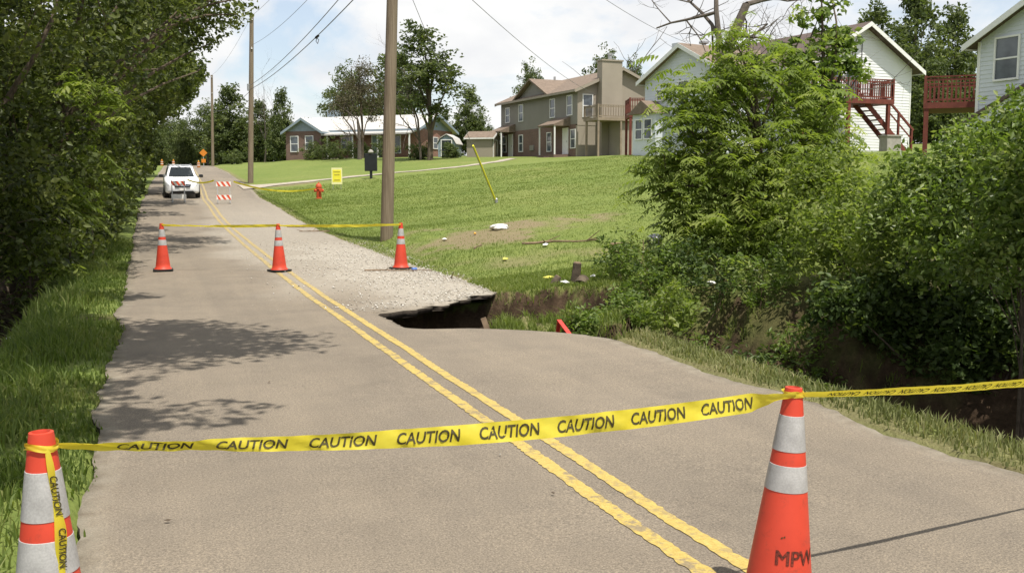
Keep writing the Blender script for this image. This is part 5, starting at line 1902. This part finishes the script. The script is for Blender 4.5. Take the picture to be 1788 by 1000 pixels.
# yellow yard sign
sg0, sg1 = at(580, 322, 50), at(597, 293, 50)
gsz = gh((sg0[0] + sg1[0]) / 2, sg0[1])
ys = empty("yard_sign", ((sg0[0] + sg1[0]) / 2, sg0[1], gsz), -YAW * .9, "small bright yellow sign on thin stakes on the lawn right of the hydrant", "sign")
b0, b1 = sg0[2] - gsz, sg1[2] - gsz
bd = MB().box(-.27, .27, -.015, .015, b0, b1).build("board", M['sign_pale'], ys)
MB().box(-.22, .22, -.019, -.015, b0 + .12, b1 - .10).build("panel", M['sign_yellow'], bd)
for (z, hw_) in ((b1 - .21, .17), (b1 - .36, .14), (b0 + .22, .15)):
    MB().box(-hw_, hw_, -.023, -.019, z - .028, z + .028).build("print", M['sign_print'], bd)
for sx in (-.2, .2):
    MB().box(sx - .012, sx + .012, -.01, .01, -.2, b0).build("stake", M['steel'], ys)

# black board on a post
mp0 = at(648, 307, 55)
bb = empty("board_on_post", (mp0[0], mp0[1], gh(mp0[0], mp0[1])), -YAW, "black rectangular board on a short post beside the driveway", "board")
zz = mp0[2] - bb.location.z
MB().box(-.35, .35, -.09, .09, zz + .26, zz + 1.25).build("board", M['box_black'], bb, bevel=.02)
MB().box(-.07, .07, -.05, .05, -.2, zz + .26).build("post", M['box_black'], bb)
MB().lathe([(.12, zz + 1.25), (.16, zz + 1.32), (.12, zz + 1.42), (0, zz + 1.48)], 10).build("finial", M['concrete'], bb, smooth=True)

# road-work signs and drums up the road
dp = at(355, 267, 105)
ds = empty("diamond_sign", (dp[0], dp[1], gh(dp[0], dp[1])), -YAW + .3, "distant orange diamond roadwork sign at the right of the road", "sign")
zz = dp[2] - ds.location.z
MB().prism([(0, -.02, zz - .42), (.42, -.02, zz), (0, -.02, zz + .42), (-.42, -.02, zz)], (0, .03, 0)).build("panel", M['orange_sign'], ds)
MB().box(-.04, .04, .012, .07, -.2, zz + .3).build("post", M['steel'], ds)
MB().prism([(-.22, -.02, zz - 1.05), (.22, -.02, zz - 1.05), (.22, -.02, zz - .65), (-.22, -.02, zz - .65)], (0, .03, 0)).build("plaque", M['orange_sign'], ds)
for (x, y, d, lab) in ((283, 290, 112, "distant orange traffic drum at the left of the road beyond the car"), (303, 288, 114, "distant orange traffic drum just left above the parked car's roof"), (347, 292, 102, "distant orange drum with amber lamp right above the parked car's roof")):
    q = at(x, y, d)
    g = max(gh(q[0], q[1]), float(zr(q[1])))
    dr_ = empty("traffic_drum", (q[0], q[1], g), 0, lab, "traffic drum", "orange drums up the road")
    dr_.scale = (.6, .6, .6)
    MB().lathe([(.30, 0), (.30, .08), (.26, .09), (.235, 1.0), (.1, 1.03)], 18).build("barrel", M['drum_orange_shade'], dr_, smooth=True)
    for z0 in (.3, .65):
        MB().lathe([(.262 - .03 * z0, z0), (.262 - .03 * z0, z0 + .15)], 18).build("reflective_band", M['stripe_white'], dr_)
    MB().lathe([(.09, 1.03), (.09, 1.22), (0, 1.25)], 12).build("lamp", M['amber'], dr_)

# ------------------------------------------------------------------ parked white SUV, facing us
CY = 49.6
car = empty("parked_car", (1.55, CY, float(zr(CY)) + .008), 0.0, "white sport utility car parked in the left lane facing the camera", "car")
car.rotation_euler = (math.atan2(float(zr(52.2) - zr(49.6)), 2.6), 0, 0)


car.scale = (.90, .92, .90)


def section_loft(secs, n=7):
    """secs: (y, half width, z0, z1, corner) -> closed rounded-box loft"""
    V, F = [], []
    ring = 4 * n
    for (y, hw_, z0, z1, cr) in secs:
        cz, hz = (z0 + z1) / 2, (z1 - z0) / 2
        for qx, qz, a0 in ((1, 1, 0), (-1, 1, 90), (-1, -1, 180), (1, -1, 270)):
            for k in range(n):
                a = R(a0 + 90 * k / (n - 1))
                V.append(((hw_ - cr) * qx + cr * math.cos(a), y, cz + (hz - cr) * qz + cr * math.sin(a)))
    for i in range(len(secs) - 1):
        for k in range(ring):
            F.append((i * ring + k, i * ring + (k + 1) % ring, (i + 1) * ring + (k + 1) % ring, (i + 1) * ring + k))
    F.append(tuple(range(ring)))
    F.append(tuple((len(secs) - 1) * ring + k for k in range(ring)))
    return MB().add(V, F)


section_loft([(-.14, .60, .36, .72, .12), (-.02, .76, .28, .86, .13), (.25, .86, .25, .96, .14), (.9, .90, .24, 1.03, .13), (1.3, .91, .24, 1.08, .12), (2.6, .91, .24, 1.10, .12), (4.0, .90, .26, 1.10, .14), (4.35, .84, .34, 1.02, .16), (4.42, .7, .42, .9, .14)]).build("body", M['car_white'], car, smooth=True)
cab = MB()
bt = [(-.80, 1.05), (.80, 1.05), (.80, 4.25), (-.80, 4.25)]
tp_ = [(-.62, 1.95), (.62, 1.95), (.64, 3.95), (-.64, 3.95)]
cab.add([(x, y, 1.03) for x, y in bt] + [(x, y, 1.63) for x, y in tp_], [(0, 1, 2, 3), (4, 5, 6, 7), (0, 1, 5, 4), (1, 2, 6, 5), (2, 3, 7, 6), (3, 0, 4, 7)])
cab.build("cabin", M['car_white'], car, smooth=True, bevel=.09)


def on_face(q, n_off, poly_uv):
    """points on quad face q (4 corners) at uv, pushed out along its normal"""
    q = [Vector(p) for p in q]
    nrm = (q[1] - q[0]).cross(q[3] - q[0]).normalized() * n_off
    return [q[0].lerp(q[1], u).lerp(q[3].lerp(q[2], u), v) + nrm for u, v in poly_uv]


fq = [(-.80, 1.05, 1.03), (.80, 1.05, 1.03), (.62, 1.95, 1.63), (-.62, 1.95, 1.63)]
gl = on_face(fq, .012, [(.075, .10), (.925, .10), (.90, .88), (.10, .88)])
MB().prism(gl, (0, .01, -.01)).build("windscreen", M['glass'], car)
for sx in (-1, 1):
    sq = [(sx * .80, 1.05, 1.03), (sx * .80, 4.25, 1.03), (sx * .64, 3.95, 1.63), (sx * .62, 1.95, 1.63)]
    for (u0, u1, w0, w1) in ((.17, .47, .04, .46), (.51, .78, .50, .80)):
        g_ = on_face(sq, .012 * sx, [(u0, .12), (u1, .12), (w1, .86), (max(w0, u0 * .6), .86)])
        MB().prism(g_, (-.01 * sx, 0, 0)).build("side_window", M['glass'], car)
    mr = MB().add([], [])
    section_loft([(-.07, .07, -.05, .07, .04), (0, .11, -.08, .09, .05), (.08, .10, -.07, .08, .05)], 5).build("mirror", M['car_black'], car, smooth=True, loc=(sx * 1.03, 1.35, 1.12))
    MB().bar((sx * .82, 1.36, 1.08), (sx * .98, 1.36, 1.10), .06, .05).build("mirror_arm", M['car_black'], car)
    hl = MB().prism([(sx * .40, -.155, .68), (sx * .72, -.07, .70), (sx * .80, .02, .82), (sx * .55, -.06, .83), (sx * .42, -.12, .77)], (0, .16, 0)).build("headlight", M['lens'], car)
    MB().prism([(sx * .50, -.10, .40), (sx * .70, -.03, .40), (sx * .70, -.03, .50), (sx * .50, -.10, .50)], (0, .08, 0)).build("fog_light", M['lens'], car)
    for yw in (.72, 3.55):
        wh = empty("wheel", (sx * .80, yw, .34))
        wh.parent = car
        MB().lathe([(.22, -.12), (.33, -.12), (.345, -.09), (.345, .09), (.33, .12), (.22, .12)], 28, (0, 0, 0), (1, 0, 0)).build("tyre", M['rubber'], wh, smooth=True)
        MB().lathe([(.0, .10 * sx), (.05, .11 * sx), (.2, .09 * sx), (.225, .115 * sx), (.225, -.1 * sx)], 20, (0, 0, 0), (1, 0, 0)).build("rim", M['steel'], wh, smooth=True)
MB().prism([(-.38, -.175, .60), (.38, -.175, .60), (.42, -.13, .78), (-.42, -.13, .78)], (0, .12, 0)).build("grille", M['car_black'], car)
MB().prism([(-.34, -.19, .68), (.34, -.19, .68), (.34, -.185, .71), (-.34, -.185, .71)], (0, .03, 0)).build("grille_bar", M['chrome'], car)
MB().prism([(-.08, -.20, .66), (.08, -.20, .66), (.08, -.19, .74), (-.08, -.19, .74)], (0, .03, 0)).build("badge", M['chrome'], car)
MB().prism([(-.66, -.15, .25), (.66, -.15, .25), (.54, -.19, .40), (-.54, -.19, .40)], (0, .2, 0)).build("bumper_intake", M['car_black'], car)
MB().box(-.16, .16, -.2, -.14, .43, .55).build("number_plate", M['stripe_white'], car)
for sx in (-.58, .58):
    MB().bar((sx, 2.1, 1.66), (sx, 3.85, 1.66), .04, .05).build("roof_rail", M['steel'], car)
MB().bar((-.45, 1.02, 1.095), (.35, 1.04, 1.10), .03, .02).build("wiper", M['car_black'], car)

# ------------------------------------------------------------------ gravel on the right lane
N = 17000
sx = 2.2 + 3.3 * rng.random(N) ** .75
sy_ = 13.0 + 15.5 * rng.random(N) ** 1.15
dens = sstep(2.2, 4.1, sx + .9 * fbm(sx, sy_, .8, 901)) * sstep(29, 20, sy_)
dens = dens * (.35 + .65 * sstep(-.15, .25, fbm(sx, sy_, 1.4, 905)))
keep = (rng.random(N) < dens) & (sx < xr(sy_) - .01) & (np.hypot(sx - 2.95, sy_ - 13.0) > .25)
# a few strays over the yellow line
M2 = 500
s2x, s2y = 1.0 + 2.0 * rng.random(M2), 13 + 10 * rng.random(M2)
k2 = rng.random(M2) < sstep(1.2, 3.0, s2x) * .7
# spill onto the verge
sx = np.r_[sx[keep], s2x[k2], 5.0 + .45 * rng.random(900)]
sy_ = np.r_[sy_[keep], s2y[k2], 14.9 + 12 * rng.random(900)]
szz = np.where(sx < xr(sy_), zr(sy_) + .008, np.maximum(land(sx, sy_)[0], zr(sy_) - .05))
n = len(sx)
OCT = np.array([(1, 0, 0), (-1, 0, 0), (0, 1, 0), (0, -1, 0), (0, 0, 1), (0, 0, -1)], float)
OF = np.array([(0, 2, 4), (2, 1, 4), (1, 3, 4), (3, 0, 4), (2, 0, 5), (1, 2, 5), (3, 1, 5), (0, 3, 5)])
rad = .005 + .015 * rng.random(n) ** 2.0
rot = rng.random(n) * 6.28
sc3 = np.c_[.8 + .7 * rng.random(n), .6 + .6 * rng.random(n), .5 + .35 * rng.random(n)]
pv = OCT[None] * (1 + .35 * rng.normal(size=(n, 6, 1)).clip(-1, 1)) * sc3[:, None, :] * rad[:, None, None]
cc_, ss_ = np.cos(rot)[:, None], np.sin(rot)[:, None]
pv = np.stack([pv[:, :, 0] * cc_ - pv[:, :, 1] * ss_, pv[:, :, 0] * ss_ + pv[:, :, 1] * cc_, pv[:, :, 2]], 2)
pv += np.c_[sx, sy_, szz + rad * .35][:, None, :]
ff = (OF[None] + (np.arange(n) * 6)[:, None, None]).reshape(-1, 3)
tag(link("gravel", fast_mesh("gravel", pv.reshape(-1, 3), ff, tone=np.repeat(np.clip(rng.normal(.55, .22, n), 0, 1), 8)), M['stone']),
    "loose pale gravel strewn over the right lane beyond the hole", "gravel", kind='stuff')


# ------------------------------------------------------------------ grass
def blades(x, y, h, w, seed, lean=.35, z=None):
    r = np.random.default_rng(seed)
    n = len(x)
    zg = land(x, y)[0] if z is None else z
    a = r.random(n) * 6.283
    b = r.random(n) * 6.283
    l_ = lean * np.abs(r.normal(size=n)) * h
    dx, dy = np.cos(b) * l_, np.sin(b) * l_
    ox, oy = np.cos(a) * w / 2, np.sin(a) * w / 2
    v = np.empty((n, 5, 3))
    v[:, 0] = np.c_[x - ox, y - oy, zg - .01]
    v[:, 1] = np.c_[x + ox, y + oy, zg - .01]
    v[:, 2] = np.c_[x + ox * .8 + dx * .35, y + oy * .8 + dy * .35, zg + h * .55]
    v[:, 3] = np.c_[x - ox * .8 + dx * .35, y - oy * .8 + dy * .35, zg + h * .55]
    v[:, 4] = np.c_[x + dx, y + dy, zg + h * (1 - .18 * np.abs(r.normal(size=n))).clip(.5, 1)]
    i = np.arange(n) * 5
    f = np.stack([np.c_[i, i + 1, i + 2], np.c_[i, i + 2, i + 3], np.c_[i + 3, i + 2, i + 4]], 1).reshape(-1, 3)
    tone = np.repeat(np.clip(r.normal(.5, .2, n) + .5 * fbm(x, y, .8, seed + 5), 0, 1), 3)
    return v.reshape(-1, 3), f, tone


def grass_obj(name, label, x, y, h, w, seed, mat, lean=.35):
    v, f, tn = blades(x, y, h, w, seed, lean)
    return tag(link(name, fast_mesh(name, v, f, tone=tn), M[mat]), label, "grass", kind='stuff')


# left verge: long grass
N = 90000
x = -.25 - 2.7 * rng.random(N) ** 1.0
y = 1.5 + 27 * rng.random(N) ** 1.35
zz, so, ba, _ = land(x, y)
ok = (x < xl(y) - .0 + .07 * rng.normal(size=N)) & (rng.random(N) > so * 1.1 - .05) & (rng.random(N) < .22 + .78 * sstep(-.25, .35, fbm(x, y, 1.3, 911) + .12))
x, y = x[ok], y[ok]
h = (.06 + .15 * sstep(0.05, .7, xl(y) - x)) * (.6 + .7 * rng.random(len(x))) * (1 + .7 * fbm(x, y, 1.0, 913))
grass_obj("verge_grass", "long green grass on the left road verge", x, y, h.clip(.04), .011 + .004 * y / 10, 921, 'grass_blade', .5)
# right verge strip above the creek
N = 30000
x = 4.75 + 1.15 * rng.random(N)
y = -1 + 12.2 * rng.random(N)
zz, so, ba, cu_ = land(x, y)
ok = (x > xr(y) + .02 + .05 * rng.normal(size=N)) & (cu_ < .5) & (rng.random(N) < .25 + .75 * sstep(.0, .35, x - xr(y)))
x, y = x[ok], y[ok]
h = (.03 + .075 * sstep(0, .5, x - xr(y))) * (.6 + .7 * rng.random(len(x)))
grass_obj("verge_grass", "short dry green grass on the right road verge above the creek", x, y, h, .010 + .003 * y / 10, 931, 'grass_dry', .5)
# slumped sods and far rim of the trench
N = 62000
x = 4.3 + 5.8 * rng.random(N)
y = 9.9 + 6.5 * rng.random(N)
zz, so, ba, cu_ = land(x, y)
cl_ = fbm(x, y, 1.1, 941) + .35 * fbm(x, y, 3.1, 943)
ok = (x > xr(y) + .02) & (zz > -1.2) & (rng.random(N) < sstep(-.05, .30, .45 + .5 * cl_ - .85 * so))
x, y = x[ok], y[ok]
h = (.035 + .055 * rng.random(len(x)) + (.03 + .07 * rng.random(len(x))) * sstep(.03, .3, cu_[ok])) * (1 + .6 * fbm(x, y, 1.3, 945))
grass_obj("bank_grass", "tufty grass on slumped sods around the washed-out trench", x, y, h.clip(.03), .013, 947, 'grass_bank', .7)
# lawn
N = 190000
x = 5.0 + 26 * rng.random(N) ** 1.5
y = 14.2 + 40 * rng.random(N) ** 1.6
zz, so, ba, cu_ = land(x, y)
ok = (x > xr(y) + .03) & (rng.random(N) > so) & (rng.random(N) > ba * .9) & (x < y * 1.1 + 4)
x, y = x[ok], y[ok]
h = (.022 + .034 * rng.random(len(x))) * (1 + .7 * fbm(x, y, .9, 951)) * (1 + sstep(25, 50, y) * .3)
grass_obj("lawn_grass", "mown green lawn grass between the road and the houses", x, y, h.clip(.02), .010 + .010 * sstep(18, 45, y), 953, 'grass_lawn', .8)
# leaf litter under the left wood
N = 9000
x = -1.2 - 4 * rng.random(N)
y = 8 + 22 * rng.random(N)
zz, so, _, _ = land(x, y)
ok = rng.random(N) < so
cen = np.c_[x, y, zz + .015][ok]
v, f = leaf_arrays(cen, .08, 961, .55, 0.0, 3.0)
tag(link("leaf_litter", fast_mesh("leaf_litter", v, f, tone=np.repeat(rng.random(len(cen)), 2)), M['leaf_dry']), "brown leaf litter under the left trees", "leaf litter", kind='stuff')

# ------------------------------------------------------------------ flood debris
def stick(label, a, b, r, name="fallen_branch", mat='twig', fork=2, seed=0, group="sticks washed onto the lawn", cat="branch"):
    r_ = np.random.default_rng(seed)
    a, b = Vector(a), Vector(b)
    n = 7
    pts = []
    for i in range(n + 1):
        p = a.lerp(b, i / n) + Vector((r_.normal(), r_.normal(), 0)) * (b - a).length * .018
        p.z = max(p.z, gh(p.x, p.y) + r * .9)
        pts.append(p - a)
    o = empty(name, a, 0, label, cat, group)
    MB().tube(pts, [r * (1 - .5 * i / n) for i in range(n + 1)], 7).build("stem", M[mat], o, smooth=True)
    for k in range(fork):
        i = int(r_.integers(2, n))
        d = (pts[i] - pts[i - 1]).normalized()
        e_ = (d + Vector((r_.normal() * .7, r_.normal() * .7, .25 + .2 * r_.random()))).normalized() * (b - a).length * .22
        MB().tube([pts[i], pts[i] + e_ * .6, pts[i] + e_], [r * .5, r * .35, r * .2], 5).build("side_shoot", M[mat], o)
    return o


def gp(px, py, d, dz=0.0):
    p = at(px, py, d)
    return Vector((p[0], p[1], gh(p[0], p[1]) + dz))


stick("long thin fallen branch lying across the middle of the lawn", gp(912, 421, 21.3), gp(1045, 414, 21), .03, seed=1, fork=4)
stick("short dark branch on the lawn left of the black ball", gp(1066, 420, 20.3), gp(1098, 419, 20.3), .035, seed=2, fork=1)
stick("thin stick leaning on the lawn behind the white bag", gp(826, 420, 21.5), gp(842, 411, 22), .022, seed=3, fork=1)
stick("dark stick along the gravel edge right of the far right cone", gp(718, 462, 19.0), gp(800, 483, 17.6), .022, seed=4, fork=2)
stick("thin dark stick lying across the gravel before the far cones", Vector((3.9, 18.7, .06)), Vector((5.1, 18.2, .06)), .016, seed=5, fork=1)
stick("twiggy debris on the road edge beyond the gravel patch", Vector((5.1, 29.6, .3)), Vector((4.3, 30.2, .28)), .02, seed=6, fork=4)
stick("dark scrap of branch lying on the far right lane", Vector((4.2, 32.3, .33)), Vector((5.0, 32.0, .33)), .025, seed=7, fork=3)
stick("slender leafless stick standing out of the bank weeds", gp(1118, 470, 15.6), gp(1124, 430, 15.7, .7), .014, seed=8, fork=1)

# white plastic bag
bg_ = gp(872, 390, 24)
r_ = np.random.default_rng(31)
bm = bmesh.new()
bmesh.ops.create_icosphere(bm, subdivisions=3, radius=.2)
for v_ in bm.verts:
    k_ = fbm(v_.co.x * 9 + 3, v_.co.y * 9 + v_.co.z * 7, 1.0, 33)
    v_.co *= 1 + .5 * float(k_)
    v_.co.z = v_.co.z * .45 + .06
    v_.co.x *= 1.15
me = bpy.data.meshes.new("plastic_bag")
bm.to_mesh(me)
bm.free()
o = link("plastic_bag", me, M['trim_white'], None, bg_)
tag(o, "crumpled white plastic bag lying on the lawn right of the near pole", "plastic bag")
# black ball-shaped trash
bm = bmesh.new()
bmesh.ops.create_icosphere(bm, subdivisions=4, radius=.17)
for v_ in bm.verts:
    v_.co *= 1 + .16 * float(fbm(v_.co.x * 12 + 5, v_.co.y * 12 + v_.co.z * 10, 1.0, 35))
    v_.co.z = max(v_.co.z * .8 + .10, -.02)
me = bpy.data.meshes.new("trash_bag")
bm.to_mesh(me)
bm.free()
me.polygons.foreach_set("use_smooth", np.ones(len(me.polygons), dtype=bool))
t = NT("black_bin_liner")
o = link("trash_bag", me, t.done((.035, .037, .05), .28, .6), None, gp(1143, 418, 20))
tag(o, "shiny black rounded trash bag on the lawn beside the feathery tree", "trash bag")


def litter(name, label, cat, p, mb, mat, rz=0.0, group="small litter washed up", smooth=False):
    o = mb.build(name, M[mat], None, smooth=smooth)
    o.location = p
    o.rotation_euler = (0, 0, rz)
    return tag(o, label, cat, group)


M['blue'] = plain("blue_print", (0.10, 0.19, 0.50), 0.35, 0.3, 20)
M['litter_yellow'] = plain("yellow_plastic", (0.78, 0.70, 0.12), 0.5, 0.1)
M['litter_orange'] = plain("orange_plastic", (0.80, 0.36, 0.04), 0.5, 0.1)
M['red_plastic'] = plain("red_plastic", (0.62, 0.05, 0.035), 0.4, 0.15)
can = lambda: MB().lathe([(.02, 0), (.028, .004), (.033, .012), (.033, .108), (.027, .12), (.02, .122)], 14, (0, 0, .033), (1, .2, 0))
litter("drink_can", "pale blue crushed drink can lying at the far right cone's foot", "can", Vector((4.75, 18.35, float(zr(18.3)) + .01)), can(), 'blue', .3, smooth=True)
litter("drink_can", "dark blue drink can at the gravel's lawn edge", "can", gp(779, 485, 17.5), can(), 'blue', 1.1, smooth=True)
scr = [(776, 396, 23.4, 'trim_white', "white paper scrap on the bare patch behind the near pole"), (829, 392, 23.6, 'litter_orange', "small orange scrap on the bare patch left of the white bag"),
       (953, 420, 20.8, 'trim_white', "white scrap beside the long fallen branch"), (881, 440, 19.4, 'litter_yellow', "tiny yellow scrap on the lawn below the fallen branch"),
       (958, 482, 16.9, 'litter_yellow', "yellow scrap at the lawn edge left of the stump"), (1037, 476, 16.6, 'trim_white', "white scrap in the weeds right of the stump"),
       (988, 498, 16.2, 'trim_white', "white pebble-like scrap at the stump's foot"), (1241, 465, 15.0, 'trim_white', "white plastic scrap caught in the dark bank under the tree"),
       (1212, 492, 14.2, 'trim_white', "grey-white bottle caught in the bank left of the brush heap"), (1213, 513, 13.8, 'concrete', "grey plastic sheet scrap above the bright bank weed"),
       (1168, 508, 14.4, 'blue', "dark blue wrapper on the weedy bank"), (1280, 592, 11.2, 'blue', "light blue bottle scrap in the brush beside the verge"),
       (22, 590, 12.0, 'trim_white', "white scrap in the dark left ditch")]
for i_, (x_, y_, d_, mt, lab) in enumerate(scr):
    r_ = np.random.default_rng(70 + i_)
    s_ = .05 + .05 * r_.random()
    mb = MB()
    nn_ = 7
    ring1 = [(s_ * (1 + .4 * r_.normal()) * math.cos(6.28 * k / nn_), s_ * .7 * (1 + .4 * r_.normal()) * math.sin(6.28 * k / nn_), .01 + .02 * r_.random()) for k in range(nn_)]
    mb.add(ring1 + [(0, 0, .05), (0, 0, -.01)], [(k, (k + 1) % nn_, nn_) for k in range(nn_)] + [((k + 1) % nn_, k, nn_ + 1) for k in range(nn_)])
    litter("litter_scrap", lab, "litter", gp(x_, y_, d_, .04 if x_ > 1100 else .03), mb, mt, r_.random() * 6)

# sawn stump pieces at the lawn edge
for i_, (x_, y_, d_, hh_, rr4, tilt, lab) in enumerate(((1004, 492, 16.3, .34, .075, .12, "short upright weathered log standing at the lawn's creek edge"), (966, 497, 16.2, .16, .06, .5, "small tilted log stub left of the upright log"), (1016, 494, 16.2, .10, .11, .9, "dark flat root lump at the upright log's foot"))):
    o = empty("log_stub", gp(x_, y_, d_), 0, lab, "log", "log stubs at the lawn edge")
    o.rotation_euler = (tilt, tilt * .6, i_)
    MB().lathe([(rr4 * 1.15, -.08), (rr4 * 1.08, 0), (rr4, hh_ * .5), (rr4 * .95, hh_), (rr4 * .8, hh_ + .01)], 11).build("bark", M['bark'], o, smooth=True)
    MB().lathe([(rr4 * .85, hh_ + .006), (rr4 * .8, hh_ + .016)], 11).build("sawn_end", M['twig'], o)

# red plastic strip and broken plank in the trench
rp_ = empty("plastic_strip", at(984, 566, 12.0), 0, "bright red plastic strip sticking out of the trench edge", "plastic strip")
a_, b_ = Vector(at(976, 559, 12.2)) - rp_.location, Vector(at(996, 586, 11.8)) - rp_.location
MB().bar(a_, b_, .055, .02).build("strip", M['red_plastic'], rp_)
MB().bar(a_, a_ + Vector((.0, .06, -.25)), .045, .02).build("bent_end", M['red_plastic'], rp_)
pk = empty("broken_plank", at(850, 557, 12.3), 0, "broken pale plank end poking up inside the washed-out hole", "plank")
MB().bar((-.05, 0, .02), (.10, -.1, -.5), .07, .03, (0, 1, .3)).build("board", M['twig'], pk)
MB().bar((-.05, .02, .0), (-.0, .0, -.2), .03, .03).build("splinter", M['twig'], pk)

# tangles of dry brush on the creek bank: each heap one thing
for i_, (x_, y_, d_, sx_, nst, lab) in enumerate(((1265, 520, 12.9, .8, 260, "brown tangle of dry brush washed against the bank under the tree"), (1300, 600, 11.5, .65, 200, "low brown twig heap beside the verge by the blue scrap"), (1440, 615, 10.8, .6, 200, "pale tangle of dry roots and twigs right of the verge bend"), (1030, 540, 12.6, .35, 40, "brown roots hanging from the broken trench rim"))):
    r_ = np.random.default_rng(400 + i_)
    g = gp(x_, y_, d_)
    o = empty("brush_heap", g, 0, lab, "brush heap", "dry brush heaps on the bank")
    mb = MB()
    for k in range(nst):
        p = Vector((r_.normal() * sx_ * .6, r_.normal() * sx_ * .6, abs(r_.normal()) * .22 + .03))
        d = Vector((r_.normal(), r_.normal(), r_.normal() * .45)).normalized() * (.25 + .5 * r_.random()) * (sx_ + .3)
        c_ = Vector(r_.normal(size=3)) * .05
        q = .004 + .010 * r_.random() ** 2
        p.z += .12 * abs(r_.normal())
        mb.tube([p - d * .5, p + c_, p + d * .5], [q, q * .9, q * .4], 4, cap=False)
    mb.build("sticks", M['twig'], o)
    cen = np.array([g]) * 0 + r_.normal(size=(260, 3)) * np.array([sx_ * .6, sx_ * .6, .12]) + np.array([0, 0, .15])
    v, f = leaf_arrays(cen, .07, 410 + i_, .4)
    link("dry_leaves", fast_mesh("dry_leaves", v, f, tone=np.repeat(r_.random(260), 2)), M['leaf_dry'], o)

# dead leaves and pebbles on the near road
for i_, (x_, y_, mt, lab) in enumerate(((293, 909, 'bark', "small brown dead leaf on the near left lane"), (966, 861, 'bark', "small brown dead leaf beside the yellow line below the tape"), (873, 794, 'concrete', "small pale pebble on the road just below the tape"), (470, 667, 'bark', "tiny brown leaf on the left lane above the tape"))):
    r0_ = FW + RT * (x_ - 894) / FPX + UP * (500 - y_) / FPX
    p = CAM + r0_ * ((.012 - CAM[2]) / r0_[2])
    r_ = np.random.default_rng(90 + i_)
    mb = MB()
    s_ = .014
    ring1 = [(s_ * (1 + .3 * r_.normal()) * math.cos(6.28 * k / 6), s_ * .7 * math.sin(6.28 * k / 6), .002 + .006 * r_.random()) for k in range(6)]
    mb.add(ring1 + [(0, 0, .012), (0, 0, 0)], [(k, (k + 1) % 6, 6) for k in range(6)] + [((k + 1) % 6, k, 7) for k in range(6)])
    litter("fallen_leaf" if mt == 'bark' else "pebble", lab, "leaf" if mt == 'bark' else "pebble", Vector(p), mb, mt, r_.random() * 6, "bits lying on the near road")
